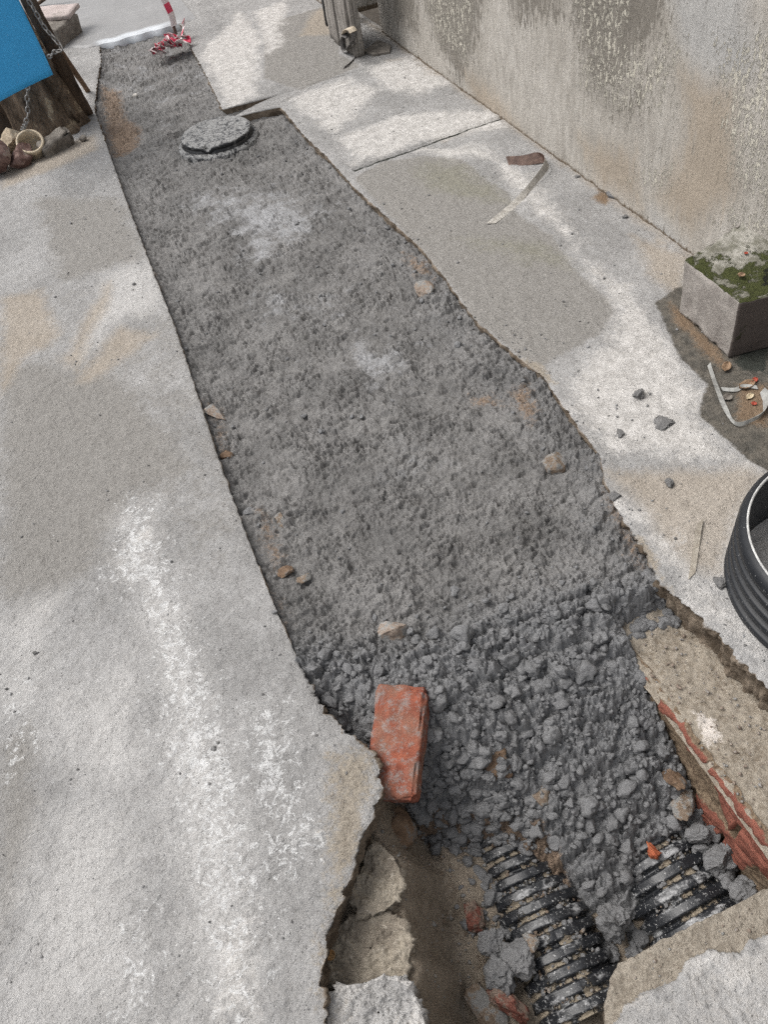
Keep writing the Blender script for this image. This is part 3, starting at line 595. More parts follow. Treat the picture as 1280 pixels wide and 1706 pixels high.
# ------------------------------------------------------------------ colours for the objects
def brick_material(name='old_brick', dust=0.485):
    m = M(name); n2 = m.noise(28, 6, 0.7); n3 = m.noise(120, 5, 0.75); n1 = m.noise(11, 5, 0.6)
    col = m.mix(m.step(n2, 0.3, 0.7), (0.17, 0.055, 0.037), (0.31, 0.098, 0.058))
    col = m.mix(m.mul(m.step(n1, 0.40, 0.62), 0.8), col, (0.215, 0.125, 0.09))
    col = m.mix(m.mul(m.step(m.noise(48, 8, 0.8), dust, dust + 0.13), 0.8), col, m.mix(n3, (0.17, 0.16, 0.155), (0.31, 0.27, 0.25)))
    col = m.mix(m.mul(m.step(n3, 0.58, 0.7), 0.5), col, (0.30, 0.23, 0.17))
    return m.done(col, 0.9, [(n2, 0.004), (n3, 0.003)], 0.2)
BRICK = brick_material()
STONE = {
    'tan': plain('tan_stone', (0.16, 0.12, 0.088), (0.29, 0.23, 0.175), 40, c3=(0.22, 0.215, 0.205), sc3=40, lo=0.46, hi=0.54),
    'pale': plain('pale_stone', (0.20, 0.155, 0.125), (0.36, 0.30, 0.245), 40, c3=(0.24, 0.235, 0.225), sc3=40, lo=0.48, hi=0.56),
    'brown': plain('brown_stone', (0.11, 0.07, 0.045), (0.22, 0.15, 0.10), 30, c3=(0.16, 0.155, 0.15), sc3=30),
    'red': plain('red_brick_bit', (0.15, 0.055, 0.04), (0.26, 0.11, 0.08), 40, c3=(0.2, 0.15, 0.12), sc3=40, lo=0.46, hi=0.56),
    'orange': plain('orange_brick_bit', (0.30, 0.075, 0.035), (0.40, 0.125, 0.06), 40),
    'cream': plain('cream_stone', (0.30, 0.24, 0.17), (0.46, 0.38, 0.28), 20, c3=(0.12, 0.08, 0.05), sc3=9),
    'grey': plain('grey_stone', (0.13, 0.115, 0.10), (0.22, 0.20, 0.175), 25),
    'white': plain('white_pebble', (0.45, 0.42, 0.38), (0.6, 0.57, 0.53), 25),
    'mauve': plain('mauve_brick', (0.10, 0.055, 0.045), (0.24, 0.16, 0.14), 25, c3=(0.3, 0.24, 0.2), sc3=18),
}
CHUNKM = plain('dusty_concrete', (0.21, 0.18, 0.145), (0.35, 0.31, 0.25), 12, bump=0.006, bsc=70, c3=(0.40, 0.36, 0.30), sc3=60)
def mpp(p): return np.linalg.norm(np.asarray(p) - [0, 0, EYE]) / FPX

# ------------------------------------------------------------------ loose red brick
M3 = Matrix.Rotation(-0.5608, 4, 'Z') @ Matrix.Rotation(-0.0641, 4, 'Y') @ Matrix.Rotation(0.2075, 4, 'X')
_e = M3.to_euler()
b = block('brick', boxc(np.array([0.0887, 0.73, -0.0427]), (0.112, 0.235, 0.055), _e), BRICK, (40, 80, 20), 0.009, 0.0042, 24, 5, chips=0.010)
tag(b, 'whole red-orange brick smeared with mortar, lodged between slab lip and wet concrete', 'brick')

# ------------------------------------------------------------------ buried brick wall on the right of the pit
def brick_wall():
    root = empty('brick_wall', (0.66, 0.45, -0.5))
    m = M('buried_masonry'); n2 = m.noise(26, 6, 0.7); n3 = m.noise(120, 5, 0.75)
    red = m.mix(m.step(n2, 0.3, 0.7), (0.155, 0.058, 0.042), (0.27, 0.102, 0.072))
    mud = m.mix(m.step(n3, 0.35, 0.65), (0.10, 0.07, 0.048), (0.23, 0.175, 0.12))
    col = m.mix(m.mask(m.attr('red'), n2, 1.3, 0.4, 0.6), mud, red); col = m.mix(m.mul(m.step(n3, 0.58, 0.7), 0.45), col, (0.26, 0.2, 0.145))
    mm = m.done(col, 0.9, [(n2, 0.006), (n3, 0.004)], 0.2)
    yy = np.arange(-0.1, 0.86, 0.004); zz = np.linspace(-0.55, -0.10, 120); Y, Z = np.meshgrid(yy, zz)
    row = np.floor((Z + 0.10) / -0.062); fz = np.abs(((Z + 0.10) / -0.062) % 1 - 0.5); off = (row % 2) * 0.11
    fy = np.abs(((Y + off + 0.03 * _hash(row.astype(np.int64), row.astype(np.int64) * 0, 0, 3) / 4294967296.) / 0.235) % 1 - 0.5)
    joint = np.maximum(sstep(0.40, 0.47, fz), sstep(0.462, 0.488, fy))
    on = lambda px, py: tuple(Px(px, py, 0.66)[1:])
    redm = stain([[(1034, 1070), (1055, 1085), (1095, 1125), (1100, 1150), (1060, 1110)], [(1105, 1150), (1130, 1170), (1165, 1225), (1155, 1240), (1120, 1190)], [(1190, 1280), (1215, 1290), (1262, 1350), (1285, 1380), (1285, 1470), (1240, 1420), (1215, 1370), (1195, 1320)],
                  [(1160, 1320), (1200, 1360), (1260, 1440), (1240, 1450), (1170, 1370)]], Y, Z, 0.03, on=on)
    redm = np.maximum(redm, 0.9 * sstep(-0.165, -0.155, Z) * sstep(-0.05, 0.3, fbm(Y * 9, Z * 14, 3, 87)))
    X = 0.66 - 0.012 * redm * (1 - joint) + 0.010 * joint * (redm > 0.3) + 0.006 * fbm(Y * 9, Z * 9, 3, 81) + 0.004 * fbm(Y * 45, Z * 45, 3, 82) + 0.007 * np.abs(perlin(Y * 5, Z * 16, 83)) - 0.05 * (Z + 0.10) * 0.2
    o = grid('masonry_face', X - 0.66, Y - 0.45, Z + 0.5, mm, root, {'red': redm * (1 - 0.9 * joint)}, flip=True)
    xx = np.linspace(0.648, 0.90, 60); yy = np.arange(-0.1, 0.88, 0.004); Xt, Yt = np.meshgrid(xx, yy)
    zt = -0.103 + 0.006 * fbm(Xt * 10, Yt * 10, 4, 84) + 0.0035 * fbm(Xt * 50, Yt * 50, 3, 85) - 0.02 * sstep(0.662, 0.648, Xt) + 0.03 * sstep(0.72, 0.86, Yt)
    m = M('dusty_mortar'); n2 = m.noise(20, 6, 0.7); n3 = m.noise(110, 6, 0.78); wh = stain([[(1155, 1185), (1190, 1195), (1205, 1235), (1180, 1240)]], Xt, Yt, 0.05, -0.1)
    col = m.mix(m.step(n2, 0.35, 0.65), (0.20, 0.165, 0.125), (0.33, 0.29, 0.235)); col = m.mix(m.step(n3, 0.4, 0.65), col, (0.36, 0.32, 0.265))
    col = m.mix(m.mask(m.attr('white'), n3, 1.4, 0.4, 0.7), col, (0.6, 0.55, 0.5))
    mt = m.done(col, 0.92, [(n2, 0.004), (n3, 0.005)], 0.2)
    grid('mortar_bed', Xt - 0.66, Yt - 0.45, zt + 0.5, mt, root, {'white': wh})
    tag(root, 'buried red brick wall with mud smeared face and dusty mortar ledge beside pipes', 'wall')
    q = sample(700, 0.66, 0.80, 0.2, 0.80, lambda x, y: 0.35 + 0.5 * np.exp(-(0.8 - x) / 0.03)); s = np.clip(RNG.lognormal(math.log(0.0038), 0.5, len(q)), 0.0015, 0.011)
    scatter('gravel', q, s, np.full(len(q), -0.10), STONE['pale'], {}, 0.4)
brick_wall()
q = sample(420, 0.2, 0.6, 0.08, 0.21, lambda x, y: np.where((y < 0.19) & (x > 0.29), 0.5, 0)); s = np.clip(RNG.lognormal(math.log(0.0028), 0.5, len(q)), 0.0015, 0.008)
scatter('gravel', q, s, np.full(len(q), -0.047), STONE['pale'], {}, 0.3)
q = sample(900, -0.03, 0.28, 0.2, 0.62, lambda x, y: 0.5 + 0 * x); s = np.clip(RNG.lognormal(math.log(0.0045), 0.5, len(q)), 0.002, 0.012)
scatter('gravel', q, s, soil_z(q[:, 0], q[:, 1]), STONE['tan'], {}, 0.35)

# ------------------------------------------------------------------ corrugated pipes in the pit
def plastic_material(name, white_amt, sand=False):
    m = M(name); n2 = m.noise(45, 6, 0.75); n3 = m.noise(160, 4, 0.8); n4 = m.noise(18, 5, 0.7, v=m.vec((0.5, 1.5, 1)))
    col = m.mix(n2, (0.010, 0.011, 0.013), (0.022, 0.024, 0.028))
    sm = m.step(m.add(m.mul(n4, 0.55), m.mul(n2, 0.45)), 0.60 - white_amt, 0.70 - white_amt)
    col = m.mix(m.mul(sm, 0.9), col, m.mix(n3, (0.22, 0.225, 0.23), (0.58, 0.58, 0.58)))
    if sand: sm = m.mul(sm, m.step(m.attr('rib'), 0.55, 0.95))
    fl = m.step(n3, 0.635 - white_amt * 0.3, 0.67 - white_amt * 0.3); col = m.mix(m.mul(fl, 0.85), col, (0.55, 0.55, 0.54)); rough = m.mix(sm, (0.34, 0.34, 0.34), (0.8, 0.8, 0.8))
    if sand:
        sn = m.mask(m.attr('sand'), n2, 2.6, 0.4, 0.62); col = m.mix(sn, col, m.mix(n3, (0.20, 0.165, 0.12), (0.40, 0.345, 0.265))); rough = m.mix(sn, rough, (0.9, 0.9, 0.9))
        return m.done(col, rough, [(m.mul(sn, n3), 0.006), (n2, 0.0015)], 0.5)
    return m.done(col, m.mix(sm, (0.42, 0.42, 0.42), (0.85, 0.85, 0.85)), [(n2, 0.0008), (fl, 0.0006)], 0.28)
PIPEM = plastic_material('muddy_black_plastic', 0.085, True); PLAST = plastic_material('black_plastic', -0.035)
def pipe(x, zc, r, y0, y1, seed, pitch, sandf, label):
    ys = np.arange(y0, y1, 0.0016); n = 120; th = np.linspace(0, 2 * math.pi, n)
    T, Yv = np.meshgrid(th, ys); ph = ((Yv + 0.004 * np.sin(T * 2 + seed)) / pitch + seed * 0.3) % 1
    rib = sstep(0.0, 0.2, ph) * sstep(0.93, 0.68, ph); wob = 1 + 0.02 * perlin(Yv * 6, np.cos(T) * 2, seed)
    sx, sz = np.sin(T), np.cos(T)
    sand = np.clip((1 - rib) * sandf(sx, Yv) * (0.62 + 0.8 * fbm(Yv * 16, T * 3, 3, seed + 3)) + 0.5 * sandf(sx, Yv) * np.maximum(0, fbm(Yv * 12, T * 2.5, 3, seed + 5)), 0, 1) * (sz > 0.1)
    R_ = (r - 0.015 + 0.015 * rib + sand * 0.008) * wob
    V = np.stack([R_ * sx, Yv - y0, r + R_ * sz], -1)
    Vi = np.stack([(r - 0.02) * sx, Yv - y0, r + (r - 0.02) * sz], -1)[[-1, 0]]
    root = empty('drain_pipe', (x, y0, zc - r))
    grid('corrugated_shell', V[..., 0], V[..., 1], V[..., 2], PIPEM, root, {'sand': sand, 'rib': rib}, flip=True)
    ring = np.stack([V[0], Vi[1], Vi[0]], 0); grid('pipe_mouth', ring[..., 0], ring[..., 1], ring[..., 2], PLAST, root)
    return tag(root, label, 'pipe')
pipe(0.243, -0.412, 0.107, 0.178, 0.72, 1, 0.0325, lambda s, y: np.clip(0.95 * sstep(0.75, 0.2, s) + 0.25 * sstep(0.2, 0.5, y), 0, 1), 'black corrugated drain pipe with sand packed between ribs, nearest photo bottom edge')
pipe(0.537, -0.412, 0.117, 0.06, 0.70, 2, 0.0345, lambda s, y: 0.75 * sstep(-0.7, -0.2, s) * sstep(0.8, 0.4, s) + 0.1, 'black corrugated drain pipe smeared white, entering under the dirt covered slab by brick wall')

def on_pipe(xc, zt, r, n, y0, y1, s0):
    q = sample(n, xc - r * 0.7, xc + r * 0.7, y0, y1, lambda x, y: 0.25 + 0.9 * np.maximum(0, fbm(x * 14, y * 14, 2, 66)))
    return q, zt - r + np.sqrt(np.maximum(0, r * r - (q[:, 0] - xc) ** 2)) - 0.008, np.clip(RNG.lognormal(math.log(s0), 0.5, len(q)), 0.0015, 0.014)
for xc, r, n, y0, y1 in ((0.243, 0.107, 1500, 0.19, 0.5), (0.537, 0.117, 700, 0.2, 0.46)):
    q, z, sz_ = on_pipe(xc, -0.412 + r, r, n, y0, y1, 0.0040); scatter('gravel', q, sz_, z, STONE['tan'], {}, 0.3)
    q, z, sz_ = on_pipe(xc, -0.412 + r, r, n // 5, y0 + 0.06, y1, 0.010); scatter('concrete_crumbs', q, sz_, z, FRESH, {'wet': 0.8, 'pale': 0.0, 'soil': 0.0}, 0.3)

# ------------------------------------------------------------------ big corrugated riser ring standing on the right slab
def ring():
    R0, H = 0.265, 0.172; root = empty('manhole_ring', (1.128, 0.61, 0.0))
    th = np.linspace(0, 2 * math.pi, 220)
    prof = [(R0 - 0.004, 0.0)]
    for z in np.linspace(0.002, H - 0.045, 60): 
        q = (z / 0.034) % 1; prof.append((R0 - 0.012 + 0.012 * float(sstep(0, 0.22, np.float64(q)) * sstep(0.85, 0.6, np.float64(q))), z))
    prof += [(R0 - 0.010, H - 0.040), (R0 - 0.002, H - 0.034), (R0, H - 0.024), (R0 - 0.003, H - 0.010), (R0 - 0.010, H - 0.003), (R0 - 0.016, H)]
    pr = np.array(prof); T, I = np.meshgrid(th, np.arange(len(pr))); R_ = pr[I, 0]; Z = pr[I, 1]
    grid('corrugated_shell', R_ * np.cos(T), R_ * np.sin(T), Z, PLAST, root)
    lp = np.array([(R0 - 0.0155, H - 0.001), (R0 - 0.0165, H + 0.002), (R0 - 0.0185, H + 0.0025), (R0 - 0.0205, H + 0.0005), (R0 - 0.0205, H - 0.004)])
    T, I = np.meshgrid(th, np.arange(len(lp))); grid('rim', lp[I, 0] * np.cos(T), lp[I, 0] * np.sin(T), lp[I, 1], plain('scuffed_rim', (0.42, 0.42, 0.41), (0.6, 0.6, 0.58), 60, 0.7), root)
    ip = np.array([(R0 - 0.020, H - 0.003), (R0 - 0.021, H - 0.03), (R0 - 0.024, H * 0.5), (R0 - 0.024, 0.0)])
    T, I = np.meshgrid(th, np.arange(len(ip))); grid('inner_wall', ip[I, 0] * np.cos(T), ip[I, 0] * np.sin(T), ip[I, 1], PLAST, root)
    tag(root, 'large black corrugated plastic ring standing on the right slab', 'pipe ring')
ring()

# ------------------------------------------------------------------ manhole cover in the fresh concrete
def manhole():
    root = empty('manhole_cover', (0.466, 4.00, -0.027)); th = np.linspace(0, 2 * math.pi, 160)
    m = M('cement_smeared_plastic'); n2 = m.noise(34, 7, 0.75, dist=1.0); n3 = m.noise(110, 5, 0.75); ed = m.step(m.add(m.attr('top'), m.mul(m.add(n2, -0.5), 3.2)), 0.4, 0.6)
    col = m.mix(ed, (0.015, 0.016, 0.018), m.mix(m.step(n3, 0.35, 0.65), (0.14, 0.14, 0.138), (0.32, 0.32, 0.314)))
    cm = m.done(col, m.mix(ed, (0.35, 0.35, 0.35), (0.75, 0.75, 0.75)), [(n2, 0.003), (n3, 0.002)], 0.5)
    pr = np.array([(0.176, -0.02), (0.177, 0.020), (0.172, 0.026), (0.171, 0.028), (0.176, 0.030), (0.177, 0.042), (0.172, 0.047)] + [(r, 0.047) for r in np.linspace(0.166, 0.0005, 40)])
    T, I = np.meshgrid(th, np.arange(len(pr))); R_ = pr[I, 0]; Z = pr[I, 1].copy(); x, y = R_ * np.cos(T), R_ * np.sin(T); top = (R_ < 0.174) & (Z > 0.044)
    Z = Z + top * (0.0016 * fbm(x * 30, y * 30, 4, 14) + 0.002 * np.maximum(0, fbm(x * 60, y * 60, 3, 15)))
    notch = np.exp(-((np.angle(np.exp(1j * (T - math.radians(-118)))) / 0.10) ** 2)) * (R_ > 0.15) * (Z > 0.0)
    o = grid('cover_disc', x, y, Z - 0.02 * notch, cm, root, {'top': np.where(top, 0.62, 0.14) + 0 * x})
    fp = np.array([(0.203, -0.03), (0.202, 0.002), (0.198, 0.008), (0.190, 0.010), (0.182, 0.016), (0.178, 0.010)])
    T, I = np.meshgrid(th, np.arange(len(fp))); R_ = fp[I, 0] * (1 + 0.02 * perlin(np.cos(T) * 4, np.sin(T) * 4, 5)); grid('collar', R_ * np.cos(T), R_ * np.sin(T), fp[I, 1] + 0.002 * fbm(np.cos(T) * 6, np.sin(T) * 6 + I, 3, 4), cm, root, {'top': np.full(R_.shape, 0.55)})
    tag(root, 'round black manhole cover smeared with cement, set in the fresh concrete', 'manhole cover')
manhole()

# ------------------------------------------------------------------ freshly trowelled concrete at the far end
def screed():
    m = M('trowelled_mortar'); v = m.vec((5, 1.6, 1)); q = m.t.nodes.new('ShaderNodeMapping'); q.inputs['Rotation'].default_value = (0, 0, 0.25); q.inputs['Scale'].default_value = (1.2, 14, 1); m.t.links.new(m.c, q.inputs[0])
    n1 = m.noise(3, 6, 0.65, v=q.outputs[0]); n2 = m.noise(3, 4, 0.6); n3 = m.noise(120, 3, 0.6)
    col = m.mix(n2, (0.20, 0.198, 0.196), (0.28, 0.277, 0.274)); col = m.mix(m.mul(m.step(n1, 0.5, 0.75), 0.6), col, (0.36, 0.36, 0.365)); col = m.mix(m.attr('lip'), col, (0.55, 0.58, 0.61))
    sm = m.done(col, m.mix(n1, (0.35, 0.35, 0.35), (0.6, 0.6, 0.6)), [(n1, 0.004), (n3, 0.0005)], 0.5)
    xx = np.linspace(-0.45, 0.78, 130); vv = np.linspace(0, 1, 160) ** 1.6; Xg, Vg = np.meshgrid(xx, vv); y0 = 5.97 + 0.04 * perlin(Xg * 7, Xg * 0, 8) - 0.05 * (Xg - 0.3); y0 = np.where(Xg < 0.1, y0 + 0.35 * sstep(0.12, -0.4, Xg), y0)
    Yg = y0 + Vg * 4.2; Z = 0.009 + 0.003 * fbm(Xg * 6, Yg * 3, 3, 3) - 0.05 * (Vg < 1e-9) - 0.008 * sstep(0.03, 0.0, Yg - y0); lip = sstep(0.10, 0.03, Yg - y0) * sstep(0.08, 0.16, Xg) * sstep(0.74, 0.5, Xg)
    kind(grid('smooth_mortar', Xg, Yg, Z, sm, None, {'lip': lip}), 'structure')
screed()

# ------------------------------------------------------------------ mossy block against the wall
def mossy_block():
    m = M('mossy_block'); n2 = m.noise(24, 6, 0.7); n3 = m.noise(120, 5, 0.75); n1 = m.noise(11, 5, 0.65)
    col = m.mix(m.step(n2, 0.35, 0.65), (0.235, 0.213, 0.195), (0.33, 0.305, 0.28)); col = m.mix(m.mul(m.step(n3, 0.6, 0.72), 0.6), col, (0.5, 0.48, 0.46))
    top = m.attr('top'); col = m.mix(top, col, m.mix(m.step(n2, 0.35, 0.65), (0.15, 0.145, 0.115), (0.36, 0.345, 0.31)))
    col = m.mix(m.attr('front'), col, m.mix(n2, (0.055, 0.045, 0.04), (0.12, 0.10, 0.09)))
    mo = m.mask(m.attr('moss'), m.add(m.mul(n2, 0.5), m.mul(n1, 0.5)), 4.0, 0.42, 0.66); col = m.mix(mo, col, m.mix(n3, (0.028, 0.038, 0.012), (0.13, 0.14, 0.05)))
    bk = m.mask(m.attr('dark'), n2, 2.2, 0.45, 0.62); col = m.mix(bk, col, (0.022, 0.024, 0.018))
    mt = m.done(col, 0.9, [(n2, 0.004), (n3, 0.004), (m.mul(mo, n3), 0.006)], 0.2)
    f0, f1, b0, b1 = (1.396, 1.375), (1.635, 1.335), (1.413, 1.632), (1.635, 1.69)
    C = [[[(*f0, 0.0), (f0[0] - 0.006, f0[1], 0.190)], [(*b0, 0.0), (b0[0] - 0.004, b0[1] + 0.01, 0.176)]], [[(*f1, 0.0), (*f1, 0.185)], [(*b1, 0.0), (*b1, 0.21)]]]
    def at(W, V):
        top_ = (V[:, 2] > 0.97) * 1.0; W[:, 2] += top_ * (0.004 * fbm(W[:, 0] * 22, W[:, 1] * 22, 4, 88) + 0.0015 * fbm(W[:, 0] * 90, W[:, 1] * 90, 3, 89)); x = (W[:, 0] - 1.4) / 0.23; y = (W[:, 1] - 1.36) / 0.29
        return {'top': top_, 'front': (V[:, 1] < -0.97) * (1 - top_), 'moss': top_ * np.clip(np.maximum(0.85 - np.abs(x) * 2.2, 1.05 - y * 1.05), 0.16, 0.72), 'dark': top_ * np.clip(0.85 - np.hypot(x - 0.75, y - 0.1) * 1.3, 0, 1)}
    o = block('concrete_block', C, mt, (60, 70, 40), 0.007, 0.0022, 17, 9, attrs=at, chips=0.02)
    tag(o, 'square concrete block with green moss on top, against the plaster wall', 'block')
mossy_block()

# ------------------------------------------------------------------ stones and bits in the fresh concrete
def bit(px, py, w_, h_, colr, label, seed, cat='stone', z=None, flat=0.7, group=None, cuts=10, rough=0.13, name='stone', lift=0.10, n=4, keep=0.66):
    p = on_fill(px, py) if z is None else P(px, py, z); s = mpp(p)
    o = rock(name, p + [0, 0, h_ * s * lift], (w_ * s, h_ * s * 1.15, min(w_, h_) * s * flat), (random.uniform(-.3, .3), random.uniform(-.3, .3), 0.3 + random.uniform(-.3, .3)), STONE[colr] if isinstance(colr, str) else colr, seed, cuts, rough, n, None, keep)
    return tag(o, label, cat, group)
G1 = 'stones bedded in the fresh concrete'
bit(925, 771, 50, 36, 'tan', 'flat tan stone bedded in concrete below the right slab edge', 3, group=G1)
bit(706, 488, 34, 30, 'pale', 'pinkish stone in concrete, farthest from the red brick', 4, group=G1)
bit(660, 1058, 44, 46, 'pale', 'pale angular stone in concrete just above the whole red brick', 15, group=G1, lift=0.3)
bit(466, 868, 20, 30, 'tan', 'small upright tan stone near the left slab edge', 6, group=G1)
bit(474, 956, 28, 20, 'brown', 'brown stone chip at left slab edge, left one of a close pair', 7, group=G1)
bit(506, 966, 26, 17, 'tan', 'tan stone chip at left slab edge, right one of a close pair', 8, group=G1)
bit(357, 690, 18, 40, 'pale', 'narrow pink stone sliver tucked against left slab edge', 9, group=G1)
bit(378, 762, 18, 18, 'brown', 'small dark brown stone against left slab edge below the pink sliver', 10, group=G1)
bit(822, 1272, 56, 52, 'brown', 'brown rusty stone half buried on the clod slope, right of red brick', 11, group=G1)
bit(902, 1325, 32, 36, 'tan', 'tan stone on the clod slope below the brown rusty stone', 12, group=G1)
bit(1140, 1342, 46, 34, 'tan', 'dusty tan stone at foot of brick wall, above the smeared pipe', 13, z=-0.27, group=G1, cuts=16, rough=0.25)
bit(1124, 1298, 26, 36, 'brown', 'brown stone leaning on brick wall, topmost of two', 14, z=-0.24, group=G1, cuts=16, rough=0.25)
bit(225, 160, 9, 8, 'white', 'tiny white pebble on concrete left of the manhole cover', 16, 'pebble', name='pebble', flat=0.9, n=2)
bit(1090, 1423, 28, 26, 'orange', 'bright orange brick bit resting on the smeared pipe', 17, 'brick fragment', z=-0.29, name='brick_fragment', cuts=20, rough=0.32, n=4, keep=0.55)
bit(790, 1531, 44, 48, 'red', 'dark red brick fragment on the pit floor left of pipes', 18, 'brick fragment', z=-0.33, name='brick_fragment', cuts=22, rough=0.3, n=5, keep=0.55)
bit(842, 1668, 44, 84, 'red', 'tall muddy red brick fragment beside the nearest pipe', 19, 'brick fragment', z=-0.34, name='brick_fragment', flat=1.2, cuts=24, rough=0.34, n=5, keep=0.55)
bit(815, 1690, 40, 60, 'tan', 'muddy tan stone at photo bottom beside tall red fragment', 29, z=-0.36)
bit(886, 1572, 20, 24, 'tan', 'small ochre stone sitting on sand over the nearest pipe', 20, z=-0.30)
bit(652, 1384, 66, 54, 'brown', 'dark brown stone in the hollow under the broken slab lip', 21, z=-0.2, cuts=7)
# round clod between the pipes
def clod(px, py, s_px, z, seed, label, attrs=(0.8, 0.0), flat=0.95, group=None, name='concrete_clod', lift=0.25):
    p = P(px, py, z); s = mpp(p) * s_px * (0.80 if z < -0.2 else 0.66); V, F = clod_shape(5, seed, 0.2); V = V * s / 2 * [1, 1, flat]
    o = raw(name, V, F, FRESH, None, {'wet': np.full(len(V), attrs[0]), 'pale': np.full(len(V), attrs[1]), 'soil': np.zeros(len(V))}); place(o, p + [0, 0, s * lift * flat], (0, 0, seed))
    return tag(o, label, 'clod', group)
G2 = 'concrete lumps fallen on the right slab'; G3 = 'concrete lumps in the pit'
clod(1022, 1538, 66, -0.34, 3, 'large round clod of grey concrete wedged between the two pipes', group=G3)
clod(835, 1625, 46, -0.33, 4, 'grey clod left of nearest pipe, beside the tall red fragment', group=G3)
clod(862, 1600, 48, -0.32, 5, 'grey clod touching left flank of the nearest pipe', group=G3)
clod(820, 1570, 44, -0.33, 6, 'grey clod below the dark red fragment', group=G3)
clod(1198, 1440, 52, -0.33, 7, 'grey clod between the smeared pipe and the brick wall', group=G3)
clod(1238, 1482, 40, -0.33, 8, 'grey clod at brick wall beside the near slab corner', group=G3)
clod(1165, 1392, 34, -0.30, 9, 'grey clod at the far end of the smeared pipe', group=G3)
clod(1036, 1590, 40, -0.46, 12, 'grey clod in the dark gap below the large round clod', group=G3)
clod(1065, 660, 24, 0, 13, 'single grey lump on the white patch of the right slab', (0.3, 0.2), 0.8, G2)
clod(1117, 807, 20, 0, 14, 'small grey lump on tan slab above the flat strip', (0.3, 0.2), 0.7, G2)
clod(1203, 972, 30, 0, 15, 'grey lump lying next to the black ring', (0.3, 0.2), 0.6, G2)
clod(1104, 706, 46, 0, 16, 'flat crumbly grey splat on the white patch', (0.3, 0.3), 0.18, G2)
clod(1034, 722, 26, 0, 17, 'squashed grey lump by slab edge left of crumbly splat', (0.3, 0.3), 0.35, G2)
clod(1024, 828, 26, 0, 18, 'grey lump on the jagged right slab edge', (0.4, 0.2), 0.5, G2)
clod(1019, 328, 22, 0, 19, 'dark grey lump at the foot of the plaster wall', (0.7, 0.0), 0.7, G2)
clod(1043, 362, 13, 0, 20, 'small grey pebble near the plaster wall, right of dark lump', (0.2, 0.4), 0.6, G2)
clod(963, 296, 10, 0, 21, 'small grey pebble near the plaster wall, left of dark lump', (0.2, 0.4), 0.6, G2)

# ------------------------------------------------------------------ broken chunks under the left slab
def chunk(pts, z, thick, mat, label, seed, group=None):
    pts = np.array([P(*p, z)[:2] for p in pts]); c = pts.mean(0); B = []
    for i in range(len(pts)): B.append(np.linspace(pts[i], pts[(i + 1) % len(pts)], 16, endpoint=False))
    B = np.vstack(B); d = B - c; n = len(B); B2 = np.vstack([B, B[:1]]); d = B2 - c; k = np.arange(n + 1) % n
    X = []; Y = []; Z = []
    for t, dz in [(0.86, -thick), (0.93, -thick * 0.75), (0.97, -thick * 0.5), (0.985, -thick * 0.3), (1.0, -thick * 0.15), (1.0, -0.010), (0.985, -0.003)] + [(q_, 0) for q_ in np.linspace(0.96, 0.02, 36)]:
        q = d * t; X.append(q[:, 0]); Y.append(q[:, 1]); Z.append(np.full(n + 1, dz))
    X, Y, Z = np.array(X), np.array(Y), np.array(Z); nx, ny = X + c[0], Y + c[1]
    dsp = 0.009 * fbm(nx * 22 + Z * 15, ny * 22 + Z * 20, 4, seed) + 0.006 * fbm(nx * 60 + Z * 50, ny * 60, 4, seed + 1, 0.65)
    rr = np.hypot(X, Y) + 1e-6; X = X + dsp * X / rr * (Z < -0.001) * 1.2; Y = Y + dsp * Y / rr * (Z < -0.001) * 1.2; Z = Z + dsp * (Z > -0.012) * 0.8
    X[:, -1], Y[:, -1], Z[:, -1] = X[:, 0], Y[:, 0], Z[:, 0]
    o = grid('concrete_chunk', X, Y, Z, mat, None, {'soil': np.where(np.hypot(X, Y) > 9, 1.0, 0.3) + 0 * X, 'white': np.where(np.hypot(X / 0.10, Y / 0.07) > 0.62, 0.75, 0.3) * (Z > -0.02), 'pale': 0.6 + 0 * X, 'side': (Z < -0.02) * 0.8} if mat is PAVING else None, flip=True)
    o.location = (c[0], c[1], z); return tag(o, label, 'chunk', group)
G4 = 'broken concrete chunks under the left slab lip'
chunk([(600, 1450), (612, 1408), (632, 1402), (655, 1425), (668, 1448), (672, 1485), (664, 1500), (640, 1520), (596, 1530), (586, 1480)], -0.085, 0.13, CHUNKM, 'rough tan concrete chunk under broken slab lip, farther of two', 51, G4)
chunk([(560, 1540), (590, 1525), (640, 1515), (668, 1528), (690, 1565), (684, 1600), (676, 1640), (610, 1652), (540, 1650), (530, 1600)], -0.10, 0.15, CHUNKM, 'rough tan concrete chunk behind the white topped corner, nearer of two', 53, G4)
chunk([(540, 1660), (572, 1640), (600, 1636), (640, 1622), (662, 1624), (690, 1648), (706, 1680), (716, 1730), (720, 1800), (560, 1800), (535, 1720)], -0.035, 0.30, PAVING, 'white topped broken corner of concrete at photo bottom edge', 55)

